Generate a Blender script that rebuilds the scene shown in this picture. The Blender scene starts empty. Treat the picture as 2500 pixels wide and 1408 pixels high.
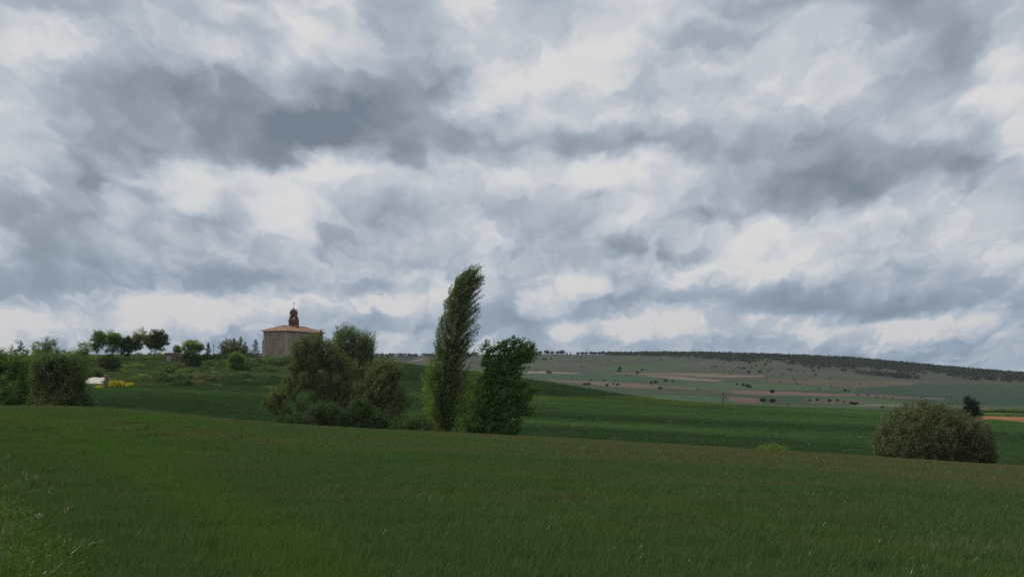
import bpy, bmesh, math, random
import numpy as np
from mathutils import Vector, Matrix, noise as mnoise

S = bpy.context.scene
COL = S.collection
R = math.radians

# ------------------------------------------------------------------ camera
FPX, CX, HY, CAMZ = 3018.0, 1250.0, 915.0, 3.0      # focal length and horizon in photo pixels, eye height
cam_d = bpy.data.cameras.new('camera')
cam = bpy.data.objects.new('camera', cam_d)
COL.objects.link(cam)
cam.location = (0, 0, CAMZ)
cam.rotation_euler = (R(90), 0, 0)
cam_d.sensor_width = 36.0
cam_d.lens = 36.0 * FPX / 2500.0
cam_d.shift_y = (HY - 704.0) / 2500.0
cam_d.clip_start = 0.1
cam_d.clip_end = 30000.0
S.camera = cam

# ------------------------------------------------------------------ sun
SUN_AZ, SUN_EL = -74.0, 50.0          # degrees from +Y (view axis), negative = left
sun_dir = Vector((math.sin(R(SUN_AZ)) * math.cos(R(SUN_EL)), math.cos(R(SUN_AZ)) * math.cos(R(SUN_EL)), math.sin(R(SUN_EL))))
sl = bpy.data.lights.new('sun', 'SUN')
sl.energy = 2.9
sl.angle = R(3)
sl.color = (1.0, 0.95, 0.87)
so = bpy.data.objects.new('sun', sl)
so.rotation_euler = sun_dir.to_track_quat('Z', 'Y').to_euler()
so.location = (-200, 100, 300)
COL.objects.link(so)

# ------------------------------------------------------------------ exposure
S.view_settings.view_transform = 'Standard'
S.view_settings.look = 'None'
S.view_settings.gamma = 1.0
S.view_settings.exposure = 0.0
S.view_settings.use_curve_mapping = False
S.render.engine = 'CYCLES'
S.cycles.use_denoising = False
S.cycles.denoiser = 'OPENIMAGEDENOISE'
S.cycles.denoising_input_passes = 'RGB_ALBEDO_NORMAL'
S.cycles.denoising_prefilter = 'ACCURATE'
S.cycles.denoising_quality = 'HIGH'
S.cycles.max_bounces = 6
S.cycles.diffuse_bounces = 3
S.cycles.glossy_bounces = 2
S.cycles.transmission_bounces = 3
S.cycles.transparent_max_bounces = 6
S.cycles.volume_bounces = 1
S.cycles.caustics_reflective = False
S.cycles.caustics_refractive = False
S.cycles.sample_clamp_indirect = 1.5

# ------------------------------------------------------------------ small node helpers
def srgb(r, g, b):
    f = lambda c: (c / 255 / 12.92) if c / 255 <= 0.04045 else ((c / 255 + 0.055) / 1.055) ** 2.4
    return (f(r), f(g), f(b), 1.0)

class NT:
    def __init__(self, tree):
        self.t = tree
        self.n = tree.nodes
        self.l = tree.links
    def node(self, kind, **kw):
        nd = self.n.new(kind)
        for k, v in kw.items():
            setattr(nd, k, v)
        return nd
    def put(self, sock, v):
        if isinstance(v, bpy.types.NodeSocket):
            self.l.new(v, sock)
        elif v is not None:
            sock.default_value = v
    def math(self, op, a, b=None, c=None, clamp=False):
        nd = self.node('ShaderNodeMath', operation=op, use_clamp=clamp)
        for i, v in enumerate((a, b, c)):
            if v is not None:
                self.put(nd.inputs[i], v)
        return nd.outputs[0]
    def vm(self, op, a, b=None, c=None, scale=None):
        nd = self.node('ShaderNodeVectorMath', operation=op)
        for i, v in enumerate((a, b, c)):
            if v is not None:
                self.put(nd.inputs[i], v)
        if scale is not None:
            self.put(nd.inputs['Scale'], scale)
        return nd.outputs['Value'] if op in ('LENGTH', 'DOT_PRODUCT', 'DISTANCE') else nd.outputs[0]
    def xyz(self, x, y, z):
        nd = self.node('ShaderNodeCombineXYZ')
        for i, v in enumerate((x, y, z)):
            self.put(nd.inputs[i], v)
        return nd.outputs[0]
    def sep(self, v):
        nd = self.node('ShaderNodeSeparateXYZ')
        self.put(nd.inputs[0], v)
        return nd.outputs
    def noise(self, vec, scale, detail=4.0, rough=0.5, dim='3D', lac=2.0, dist=0.0, col=False, kind='FBM'):
        nd = self.node('ShaderNodeTexNoise', noise_dimensions=dim)
        try:
            nd.noise_type = kind
        except Exception:
            pass
        if vec is not None:
            self.put(nd.inputs['Vector'], vec)
        nd.inputs['Scale'].default_value = scale
        nd.inputs['Detail'].default_value = detail
        nd.inputs['Roughness'].default_value = rough
        nd.inputs['Lacunarity'].default_value = lac
        nd.inputs['Distortion'].default_value = dist
        return nd.outputs['Color'] if col else nd.outputs[0]
    def mapr(self, v, a, b, c=0.0, d=1.0, smooth=False, clamp=True):
        nd = self.node('ShaderNodeMapRange')
        nd.interpolation_type = 'SMOOTHSTEP' if smooth else 'LINEAR'
        nd.clamp = clamp
        for i, x in enumerate((v, a, b, c, d)):
            self.put(nd.inputs[i], x)
        return nd.outputs[0]
    def ramp(self, v, stops, interp='LINEAR'):
        nd = self.node('ShaderNodeValToRGB')
        cr = nd.color_ramp
        cr.interpolation = interp
        while len(cr.elements) < len(stops):
            cr.elements.new(0.5)
        for e, (p, c) in zip(cr.elements, stops):
            e.position = p
            e.color = c if len(c) == 4 else (*c, 1.0)
        self.put(nd.inputs[0], v)
        return nd.outputs[0]
    def mix(self, f, a, b, blend='MIX'):
        nd = self.node('ShaderNodeMix', data_type='RGBA', blend_type=blend)
        self.put(nd.inputs[0], f)
        self.put(nd.inputs[6], a)
        self.put(nd.inputs[7], b)
        return nd.outputs[2]

# ------------------------------------------------------------------ world: broken cumulus deck over a Nishita sky
def build_world():
    w = bpy.data.worlds.new('World')
    S.world = w
    w.use_nodes = True
    w.node_tree.nodes.clear()
    N = NT(w.node_tree)
    out = N.node('ShaderNodeOutputWorld')
    bg = N.node('ShaderNodeBackground')
    N.l.new(bg.outputs[0], out.inputs[0])
    bg.inputs[1].default_value = 0.1
    sky = N.node('ShaderNodeTexSky', sky_type='NISHITA')
    sky.sun_disc = False
    sky.sun_elevation = R(SUN_EL)
    sky.sun_rotation = R(SUN_AZ)
    sky.air_density = 1.2
    sky.dust_density = 2.0
    d = N.node('ShaderNodeTexCoord').outputs['Generated']
    dx, dy, dz = N.sep(d)
    hyp = N.math('SQRT', N.math('ADD', N.math('MULTIPLY', dx, dx), N.math('ADD', N.math('MULTIPLY', dy, dy), 1e-5)))
    h = N.math('MAXIMUM', N.math('DIVIDE', dz, hyp), -0.02)       # tangent of the elevation
    az = N.math('ARCTAN2', dx, dy)
    hc = N.math('ADD', h, 0.50)
    P = N.xyz(N.math('DIVIDE', az, hc), N.math('MULTIPLY', N.math('LOGARITHM', hc, math.e), 1.25), 0.0)
    A = N.xyz(az, h, 0.0)
    # warp that makes every cloud edge billow: large rolls + small cauliflower heads
    hs = N.math('MULTIPLY_ADD', h, 1.3, 0.34)
    w1 = N.vm('SUBTRACT', N.noise(P, 6.5, 2.0, 0.5, '2D', col=True), (0.5, 0.5, 0.5))
    w2 = N.vm('SUBTRACT', N.noise(P, 20.0, 4.0, 0.54, '2D', col=True), (0.5, 0.5, 0.5))
    warp = N.vm('ADD', N.vm('MULTIPLY', w1, (0.08, 0.055, 0)), N.vm('MULTIPLY', w2, (0.055, 0.050, 0)))
    warp = N.vm('SCALE', warp, scale=hs)
    Q = N.vm('ADD', A, warp)
    # relief: puffs lit from above left and shaded below, over a broad light/dark layout and two layers of sharper heaps
    Pw = N.vm('ADD', P, N.vm('MULTIPLY', w2, (0.055, 0.055, 0)))
    n1 = N.noise(Pw, 4.2, 4.0, 0.50, '2D')
    def puffs(off, scale, detail):
        vo = N.node('ShaderNodeTexVoronoi', voronoi_dimensions='2D', feature='SMOOTH_F1')
        N.put(vo.inputs['Vector'], N.vm('ADD', Pw, off))
        vo.inputs['Scale'].default_value = scale
        vo.inputs['Detail'].default_value = detail
        vo.inputs['Roughness'].default_value = 0.5
        vo.inputs['Lacunarity'].default_value = 2.3
        vo.inputs['Smoothness'].default_value = 0.40
        return vo.outputs['Distance']
    n2, n2b = puffs((0, 0, 0), 6.5, 2.0), puffs((-0.016, 0.034, 0), 6.5, 1.0)
    thick = N.mapr(n1, 0.36, 0.62, 0.35, 1.0)
    L = N.math('MULTIPLY_ADD', N.math('SUBTRACT', n1, 0.5), 0.55, 0.695)
    L = N.math('ADD', L, N.math('MULTIPLY', N.math('MULTIPLY', N.math('SUBTRACT', n2b, n2), thick), 0.95))
    L0 = L
    qx, qy, _q = N.sep(Q)
    QX, QY = N.xyz(qx, qx, qx), N.xyz(qy, qy, qy)
    allc = [(c[:5] + (c[5] * 1.5, c[6])) if (c[1] > 640 and c[5] > 0) else c for c in CLOUDS]
    hard = [c for c in allc if c[6] >= 0.7]
    soft = sorted([c for c in allc if c[6] < 0.7], key=lambda c: c[4] != 0)
    def place(px, py):
        a = math.atan((px - CX) / FPX)
        return a, (HY - py) / FPX * math.cos(a)
    for (px, py, rx, ry, rot, amp, inner) in hard:                  # crisp-edged heads
        a, e = place(px, py)
        sx, sy = FPX / rx, FPX / ry
        ln = N.vm('DISTANCE', N.vm('MULTIPLY', Q, (sx, sy, 0)), (a * sx, e * sy, 0))
        L = N.math('ADD', L, N.mapr(ln, 2 - inner, inner, 0.0, amp * 1.0, smooth=True))
    for k in range(0, len(soft), 3):                                # soft masses, three to a set of vector nodes
        m = (soft[k:k + 3] + [(0, -4000, 100, 100, 0, 0, 0.4)] * 2)[:3]
        X = ([], [], [])
        Y = ([], [], [])
        amps = []
        for (px, py, rx, ry, rot, amp, inner) in m:
            a, e = place(px, py)
            g = 1 / (1.85 - 0.5 * (inner - 0.4))
            sx, sy = FPX / rx * g, FPX / ry * g
            c, sn = math.cos(R(rot)), math.sin(R(rot))
            X[0].append(c * sx); X[1].append(sn * sx); X[2].append(-(c * a + sn * e) * sx)
            Y[0].append(-sn * sy); Y[1].append(c * sy); Y[2].append(-(-sn * a + c * e) * sy)
            amps.append(amp * 1.0)
        if any(c[4] for c in m):
            vx = N.vm('MULTIPLY_ADD', QX, X[0], N.vm('MULTIPLY_ADD', QY, X[1], X[2]))
            vy = N.vm('MULTIPLY_ADD', QY, Y[1], N.vm('MULTIPLY_ADD', QX, Y[0], Y[2]))
        else:
            vx = N.vm('MULTIPLY_ADD', QX, X[0], X[2])
            vy = N.vm('MULTIPLY_ADD', QY, Y[1], Y[2])
        t = N.vm('SUBTRACT', (1, 1, 1), N.vm('MULTIPLY_ADD', vx, vx, N.vm('MULTIPLY', vy, vy)))
        t = N.vm('MAXIMUM', t, (0, 0, 0))
        L = N.math('ADD', L, N.vm('DOT_PRODUCT', N.vm('MULTIPLY', t, t), amps))
    # two layers of sharper heaps, damped inside the big smooth masses; small ones crowd towards the horizon
    damp = N.mapr(N.math('SUBTRACT', L, L0), -0.45, -0.05, 0.25, 1.0)
    for off, scale, thr, k, e, lowonly in (((5.3, 1.7, 0), 5.5, 0.50, 0.20, 0.05, False), ((2.3, 6.1, 0), 13.0, 0.52, 0.15, 0.045, False), ((8.1, 3.3, 0), 19.0, 0.54, 0.26, 0.05, True)):
        n = N.noise(N.vm('ADD', N.vm('MULTIPLY', Pw, (0.8, 1.25, 0)) if lowonly else Pw, off), scale, 5.0, 0.50, '2D')
        heap = N.mapr(n, thr - e, thr + e, -0.5 * k, 0.5 * k, smooth=True)
        fade = N.mapr(n, thr + e, thr + 0.24, 0.0, 0.9 * k)          # heaps grey towards their thick middle
        hh = N.math('MULTIPLY', N.math('SUBTRACT', heap, fade), damp)
        if lowonly:
            hh = N.math('MULTIPLY', hh, N.mapr(h, 0.03, 0.16, 1.0, 0.0, smooth=True))
        L = N.math('ADD', L, hh)
    # soft shoulder
    L = N.mapr(L, -0.25, 1.05, 0.0, 1.0)
    cc = N.ramp(L, [(0.0, srgb(117, 129, 143)), (0.22, srgb(139, 149, 162)), (0.45, srgb(163, 174, 187)), (0.66, srgb(187, 194, 203)),
                    (0.84, srgb(205, 208, 213)), (1.0, srgb(216, 216, 216))])
    # towards the horizon the deck is seen through more air: bluer, lower contrast
    lowc = N.ramp(L, [(0.0, srgb(118, 141, 163)), (0.4, srgb(138, 157, 177)), (0.75, srgb(170, 181, 193)), (1.0, srgb(202, 202, 204))])
    low = N.mapr(h, 0.0, 0.125, 1.0, 0.0, smooth=True)
    cc = N.mix(low, cc, lowc)
    cloud = N.mix(1.0, cc, (10, 10, 10, 1), 'MULTIPLY')
    # clear sky only glimmers through the thin low gaps
    gap = N.math('MULTIPLY', N.mapr(L, 0.45, 0.1, 0.0, 0.22), low)
    c = N.mix(gap, cloud, sky.outputs[0])
    c = N.mix(N.mapr(dz, -0.03, -0.01), (0.5, 0.6, 0.45, 1), c)      # below the horizon: dull land beyond the modelled ground
    N.put(bg.inputs[0], c)
    w.cycles.sampling_method = 'MANUAL'
    w.cycles.sample_map_resolution = 512

# (x, y, half width, half height, tilt, brightness, hardness) of the cloud masses, as bearings read off the photograph
CLOUDS = [
    (620, 300, 330, 115, -4, -0.50, 0.5), (690, 330, 190, 85, 8, -0.32, 0.4), (1010, 110, 100, 240, 8, -0.34, 0.45), (880, 270, 180, 60, 20, -0.22, 0.4),
    (370, 150, 90, 70, 0, -0.22, 0.3), (220, 260, 170, 70, 0, -0.16, 0.3), (310, 440, 150, 70, 0, -0.26, 0.4), (280, 550, 270, 110, -8, -0.38, 0.45),
    (60, 600, 120, 60, 0, -0.15, 0.4), (1430, 345, 230, 36, 6, -0.66, 0.45), (1170, 335, 150, 26, 4, -0.30, 0.4), (2050, 410, 250, 66, -2, -0.56, 0.45),
    (1960, 470, 170, 40, 8, -0.30, 0.4), (1990, 0, 260, 36, 0, -0.50, 0.4), (2270, 85, 120, 95, -12, -0.36, 0.62), (2345, 180, 58, 95, 10, -0.26, 0.6),
    (2240, 250, 75, 55, 20, -0.22, 0.5), (2395, 335, 56, 66, 0, -0.28, 0.6), (2320, 330, 110, 80, 0, -0.20, 0.6), (2440, 425, 60, 22, 20, -0.24, 0.6),
    (1730, 105, 95, 34, 0, -0.30, 0.4), (1720, 500, 110, 50, 20, -0.26, 0.45), (1400, 590, 230, 60, 0, -0.26, 0.4), (930, 590, 130, 85, 0, -0.32, 0.45),
    (580, 690, 150, 26, 0, -0.40, 0.5), (130, 690, 240, 52, 0, -0.34, 0.4), (2150, 705, 300, 38, 3, -0.34, 0.4), (2330, 745, 260, 26, 0, -0.28, 0.4),
    (60, 5, 120, 22, 0, -0.35, 0.4), (860, 780, 320, 26, 0, -0.22, 0.4), (1120, 500, 260, 40, 0, -0.12, 0.4), (1900, 745, 240, 30, 0, -0.25, 0.4),
    (790, 60, 34, 36, 0, -0.22, 0.5), (460, 20, 60, 26, 0, -0.2, 0.4), (1620, 720, 110, 20, 0, -0.22, 0.4), (1060, 560, 60, 30, 0, -0.1, 0.4), (2440, 60, 90, 60, 0, -0.22, 0.6),
    (1190, 70, 120, 150, 0, 0.26, 0.45), (1150, 200, 80, 60, 0, 0.22, 0.6), (1330, 255, 190, 55, 12, 0.22, 0.45), (2470, 190, 80, 200, 0, 0.42, 0.6),
    (1500, 110, 140, 90, 0, 0.14, 0.3), (1880, 200, 190, 80, 10, 0.22, 0.4), (640, 425, 270, 22, 3, 0.34, 0.5), (770, 460, 130, 70, 24, 0.30, 0.5),
    (720, 610, 200, 60, 0, 0.26, 0.45), (560, 470, 110, 50, 0, 0.18, 0.4), (1460, 455, 190, 45, 0, 0.28, 0.5), (1810, 590, 210, 70, 0, 0.24, 0.4),
    (1240, 590, 90, 60, 0, 0.26, 0.5), (1400, 692, 100, 24, 0, 0.40, 0.55), (1335, 745, 60, 34, 0, 0.34, 0.6), (1405, 800, 42, 22, 8, 0.42, 0.65),
    (1510, 803, 44, 19, 0, 0.34, 0.6), (1655, 785, 80, 36, 0, 0.36, 0.5), (240, 752, 420, 36, 3, 0.32, 0.4), (400, 655, 80, 34, 0, 0.24, 0.5),
    (1000, 737, 100, 22, 0, 0.34, 0.5), (650, 770, 260, 40, 0, 0.22, 0.4), (2340, 570, 140, 90, 0, 0.20, 0.4), (2450, 620, 90, 100, 0, 0.2, 0.4),
    (2050, 790, 170, 16, 0, 0.24, 0.4), (2280, 797, 100, 24, 4, 0.26, 0.4), (2430, 770, 80, 20, 0, 0.22, 0.4), (250, 500, 100, 32, 0, 0.24, 0.5),
    (10, 610, 42, 40, 0, 0.36, 0.6), (90, 395, 110, 50, 0, 0.24, 0.4), (560, 8, 110, 22, 0, 0.22, 0.4), (690, 105, 110, 44, 0, 0.22, 0.4),
    (840, 110, 66, 90, 0, 0.24, 0.5), (1910, 660, 90, 30, 0, 0.24, 0.5), (2120, 520, 90, 34, 0, 0.26, 0.5), (1700, 660, 60, 16, 0, 0.24, 0.5),
    (1400, 240, 300, 150, 0, 0.10, 0.2), (2200, 130, 60, 30, 0, 0.2, 0.6), (2300, 330, 60, 34, 0, 0.3, 0.6),
]
build_world()

# ------------------------------------------------------------------ placing helpers
def at(px, py, Y):
    """world point that stands at depth Y on the bearing of a photo pixel"""
    return Vector(((px - CX) / FPX * Y, Y, CAMZ - (py - HY) / FPX * Y))

rng = np.random.default_rng(7)

def vnoise(x, y, scale, seed=0, octaves=4, rough=0.5):
    """value noise on arrays (world metres), about -1..1"""
    x = np.asarray(x, float) * scale + seed * 17.13
    y = np.asarray(y, float) * scale + seed * 9.71
    tot, amp, norm = np.zeros_like(x), 1.0, 0.0
    for o in range(octaves):
        xi, yi = np.floor(x), np.floor(y)
        fx, fy = x - xi, y - yi
        fx, fy = fx * fx * (3 - 2 * fx), fy * fy * (3 - 2 * fy)
        def hsh(a, b):
            v = np.sin(a * 127.1 + b * 311.7 + o * 74.7 + seed * 13.3) * 43758.5453
            return v - np.floor(v)
        v = (hsh(xi, yi) * (1 - fx) + hsh(xi + 1, yi) * fx) * (1 - fy) + (hsh(xi, yi + 1) * (1 - fx) + hsh(xi + 1, yi + 1) * fx) * fy
        tot += (v * 2 - 1) * amp
        norm += amp
        amp *= rough
        x, y = x * 2.03 + 5.2, y * 2.03 + 1.3
    return tot / norm

# ------------------------------------------------------------------ the land: a height table over bearing (columns) and depth (rows)
DC = 90.0                                                   # depth of the near field's crest
CREST_X = [-900, -400, 0, 230, 650, 1050, 1270, 1700, 2130, 2420, 2500, 2900, 3500]
CREST_Y = [1010, 995, 990, 991, 1034, 1055, 1064, 1089, 1115, 1134, 1138, 1160, 1180]
COLS = [-900, -300, 0, 130, 230, 400, 520, 650, 800, 940, 1050, 1180, 1300, 1420, 1540, 1650, 1750, 1880, 2000, 2130, 2250, 2380, 2500, 2900, 3500]
ROWS = [175, 200, 230, 260, 290, 320, 350, 380, 410, 440, 480, 540, 640, 800, 1000, 1200, 1450, 1700, 1950, 2150, 2350, 2520, 2650, 2800, 3400, 4500]
def _tab():
    #        175   200   230   260  290  320  350  380  410  440  480  540   640   800   1000  1200 1450 1700 1950 2150 2350 2520 2650 2800 3400 4500
    prof = {
      -900: [1018, 1000, 985, 968, 950, 930, 912, 895, 882, 876, 874, 880, 905, 925, 935, 935, 930, 925, 915, 905, 890, 872, 866, 868, 880, 890],
         0: [1012, 997, 982, 965, 948, 926, 905, 888, 876, 870, 870, 878, 905, 925, 935, 935, 930, 925, 915, 905, 890, 872, 866, 868, 880, 890],
       230: [1010, 997, 982, 966, 948, 926, 905, 886, 870, 866, 866, 875, 905, 925, 935, 935, 930, 925, 915, 905, 890, 872, 866, 868, 880, 890],
       400: [1022, 1008, 990, 970, 950, 930, 910, 890, 874, 864, 864, 874, 905, 925, 935, 935, 930, 925, 915, 905, 890, 872, 866, 868, 880, 890],
       520: [1034, 1018, 998, 976, 954, 934, 918, 900, 880, 869, 868, 876, 905, 925, 935, 935, 930, 925, 915, 905, 890, 872, 866, 868, 880, 890],
       650: [1048, 1030, 1006, 982, 958, 938, 921, 905, 882, 868, 867, 876, 905, 925, 935, 935, 930, 925, 915, 905, 890, 872, 866, 868, 880, 890],
       800: [1056, 1036, 1010, 984, 958, 936, 918, 903, 882, 870, 868, 878, 905, 925, 935, 935, 930, 925, 915, 905, 890, 872, 866, 868, 880, 890],
       940: [1062, 1042, 1014, 986, 960, 938, 919, 903, 890, 882, 884, 900, 920, 935, 940, 938, 932, 925, 915, 905, 890, 872, 866, 868, 880, 890],
      1050: [1068, 1046, 1018, 990, 964, 942, 925, 910, 899, 893, 897, 912, 930, 942, 945, 941, 934, 926, 915, 905, 890, 872, 866, 868, 880, 890],
      1180: [1074, 1052, 1025, 1000, 978, 958, 940, 925, 914, 909, 914, 930, 946, 953, 952, 945, 936, 927, 915, 903, 887, 871, 864, 867, 880, 890],
      1300: [1080, 1058, 1032, 1010, 990, 971, 954, 940, 930, 925, 931, 948, 963, 965, 958, 949, 938, 927, 914, 901, 885, 870, 863, 867, 880, 890],
      1420: [1086, 1064, 1038, 1016, 996, 978, 964, 953, 946, 944, 952, 968, 978, 975, 963, 952, 940, 928, 914, 901, 884, 869, 862, 867, 880, 890],
      1540: [1092, 1070, 1043, 1020, 1000, 983, 974, 968, 966, 967, 976, 988, 992, 982, 967, 954, 941, 929, 915, 902, 884, 869, 862, 867, 880, 890],
      1650: [1098, 1075, 1047, 1024, 1004, 989, 980, 977, 978, 984, 994, 1003, 1000, 987, 970, 956, 942, 930, 916, 903, 885, 869, 863, 868, 880, 890],
      1750: [1103, 1080, 1052, 1028, 1008, 993, 985, 983, 987, 995, 1006, 1012, 1006, 990, 972, 958, 944, 931, 917, 904, 886, 870, 864, 869, 880, 890],
      1880: [1110, 1087, 1058, 1034, 1013, 998, 991, 990, 995, 1003, 1013, 1017, 1009, 993, 975, 961, 947, 934, 920, 907, 889, 872, 867, 871, 882, 892],
      2000: [1117, 1093, 1064, 1039, 1018, 1003, 996, 995, 1000, 1008, 1016, 1020, 1011, 995, 977, 963, 950, 938, 925, 912, 894, 877, 871, 875, 886, 895],
      2130: [1124, 1100, 1070, 1044, 1023, 1008, 1001, 1000, 1004, 1011, 1018, 1021, 1011, 995, 978, 965, 953, 943, 931, 919, 902, 886, 880, 884, 892, 898],
      2250: [1131, 1107, 1076, 1049, 1027, 1012, 1004, 1002, 1005, 1011, 1018, 1020, 1010, 995, 979, 967, 957, 948, 938, 926, 911, 897, 892, 895, 900, 904],
      2380: [1138, 1114, 1082, 1054, 1031, 1015, 1006, 1003, 1005, 1010, 1015, 1016, 1008, 994, 980, 969, 960, 953, 944, 934, 920, 908, 904, 906, 908, 909],
      2500: [1145, 1121, 1088, 1059, 1035, 1018, 1008, 1004, 1005, 1008, 1012, 1012, 1005, 993, 981, 971, 963, 957, 950, 941, 929, 918, 915, 915, 914, 913],
      2900: [1160, 1135, 1100, 1068, 1042, 1024, 1013, 1008, 1007, 1008, 1010, 1010, 1003, 993, 983, 974, 967, 961, 955, 947, 936, 924, 918, 917, 916, 914],
      3500: [1180, 1150, 1112, 1078, 1050, 1030, 1018, 1012, 1010, 1010, 1010, 1010, 1003, 993, 985, 977, 970, 964, 958, 950, 938, 924, 918, 917, 916, 914],
    }
    ks = sorted(prof)
    M = np.array([prof[k] for k in ks], float)
    px = np.arange(-900, 3501, 20.0)
    full = np.stack([np.interp(px, ks, M[:, j]) for j in range(M.shape[1])], 1)     # (px, rows)
    rows = np.concatenate([[ -60, 0.01, 10, 25, 45, 60, 75, 90, 105, 120, 135, 145, 152], ROWS])
    Z = np.zeros((len(px), len(rows)))
    t = (np.interp(px, CREST_X, CREST_Y) - HY) / FPX
    for _ in range(3):                                                              # round the kinks between the read-off points
        t = np.convolve(np.pad(t, 4, mode='edge'), np.ones(9) / 9, 'valid')
    a = 6 / DC - t
    b = 3 / DC ** 2
    for j, y in enumerate(rows):
        if y <= 152:
            Z[:, j] = a * y - b * y * y
        else:
            Z[:, j] = CAMZ - (full[:, j - 13] - HY) / FPX * y
    # resample depth finely and smooth
    s = np.concatenate([np.arange(-60, 152, 2.0), np.exp(np.linspace(math.log(152), math.log(4500), 420))])
    F = np.stack([np.interp(s, rows, Z[i]) for i in range(len(px))], 0)
    near = s < 140
    F[:, near] = a[:, None] * s[None, near] - b * s[None, near] ** 2
    k = np.array([1, 3, 5, 6, 5, 3, 1.0]); k /= k.sum()
    for _ in range(3):
        G = np.stack([np.convolve(np.pad(F[i], 3, mode='edge'), k, 'valid') for i in range(F.shape[0])], 0)
        w = np.clip((s - 146) / 12, 0, 1)[None, :]
        F = F * (1 - w) + G * w
        F = np.stack([np.convolve(np.pad(F[:, j], 3, mode='edge'), k, 'valid') for j in range(F.shape[1])], 1)
    return px, s, F
TPX, TS, TF = _tab()

def bearing(x, y):
    return CX + FPX * x / np.maximum(y, 60.0)

def height(x, y, detail=True):
    x, y = np.asarray(x, float), np.asarray(y, float)
    px = np.clip(bearing(x, y), TPX[0], TPX[-1] - 0.01)
    yy = np.clip(y, TS[0], TS[-1] - 0.01)
    i = np.clip(((px - TPX[0]) / 20).astype(int), 0, len(TPX) - 2)
    fu = (px - TPX[i]) / 20
    j = np.clip(np.searchsorted(TS, yy, side='right') - 1, 0, len(TS) - 2)
    fv = (yy - TS[j]) / (TS[j + 1] - TS[j])
    z = (TF[i, j] * (1 - fu) + TF[i + 1, j] * fu) * (1 - fv) + (TF[i, j + 1] * (1 - fu) + TF[i + 1, j + 1] * fu) * fv
    z = z - 0.36                                            # the crop canopy, not the soil, draws the outlines read off the photograph
    if detail:
        z = z + 0.12 * vnoise(x, y, 0.05, 3, 3) * np.clip((y - 40) / 100, 0.15, 1)
        far = np.clip((y - 700) / 900, 0, 1)
        z = z + far * (1.6 * vnoise(x, y, 0.006, 5, 4) + 1.2 * vnoise(x, y * 0.5, 0.02, 8, 3))
        # rough bank and terraces of the church hill
        hill = np.clip((y - 285) / 30, 0, 1) * np.clip((470 - y) / 30, 0, 1) * np.clip((900 - px) / 150, 0, 1)
        z = z + hill * (0.5 * vnoise(x, y, 0.12, 11, 3) + 0.35 * vnoise(x, y, 0.4, 12, 2))
    return z

def gz(x, y):
    return float(height(np.array([x]), np.array([y]))[0])

def ground(px, Y):
    x = (px - CX) / FPX * Y
    return Vector((x, Y, gz(x, Y)))

def project(x, y, z):
    return CX + FPX * x / y, HY - FPX * (z - CAMZ) / y

# ------------------------------------------------------------------ object helpers
def link(name, data=None, parent=None, loc=None):
    o = bpy.data.objects.new(name, data)
    COL.objects.link(o)
    if parent is not None:
        o.parent = parent
    if loc is not None:
        o.location = loc
    return o

def tag(o, label=None, cat=None, group=None, kind=None):
    if label: o['label'] = label
    if cat: o['category'] = cat
    if group: o['group'] = group
    if kind: o['kind'] = kind
    return o

def mesh_np(name, verts, faces, mat=None, attrs=None, smooth=False):
    """mesh from numpy arrays; faces an (n,k) array of one polygon size; attrs {name: per-vertex floats or colours}"""
    me = bpy.data.meshes.new(name)
    verts = np.asarray(verts, np.float32)
    faces = np.asarray(faces, np.int32)
    n, k = faces.shape
    me.vertices.add(len(verts))
    me.vertices.foreach_set('co', verts.ravel())
    me.loops.add(n * k)
    me.loops.foreach_set('vertex_index', faces.ravel())
    me.polygons.add(n)
    me.polygons.foreach_set('loop_start', np.arange(0, n * k, k, dtype=np.int32))
    if smooth:
        me.polygons.foreach_set('use_smooth', np.ones(n, bool))
    for an, av in (attrs or {}).items():
        av = np.asarray(av, np.float32)
        if av.ndim == 1:
            me.attributes.new(an, 'FLOAT', 'POINT').data.foreach_set('value', av)
        else:
            me.attributes.new(an, 'FLOAT_COLOR', 'POINT').data.foreach_set('color', av.ravel())
    if mat:
        me.materials.append(mat)
    me.update(calc_edges=True)
    return me

def material(name):
    m = bpy.data.materials.new(name)
    m.use_nodes = True
    m.node_tree.nodes.clear()
    N = NT(m.node_tree)
    out = N.node('ShaderNodeOutputMaterial')
    return m, N, out

def principled(N, out, color, rough=0.8, spec=0.3, bump=None, bump_d=0.1, bump_s=0.5, metal=0.0):
    p = N.node('ShaderNodeBsdfPrincipled')
    N.put(p.inputs['Base Color'], color)
    N.put(p.inputs['Roughness'], rough)
    p.inputs['Specular IOR Level'].default_value = spec
    p.inputs['Metallic'].default_value = metal
    if bump is not None:
        bn = N.node('ShaderNodeBump')
        bn.inputs['Distance'].default_value = bump_d
        bn.inputs['Strength'].default_value = bump_s
        N.put(bn.inputs['Height'], bump)
        N.l.new(bn.outputs[0], p.inputs['Normal'])
    N.l.new(p.outputs[0], out.inputs[0])
    return p

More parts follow.
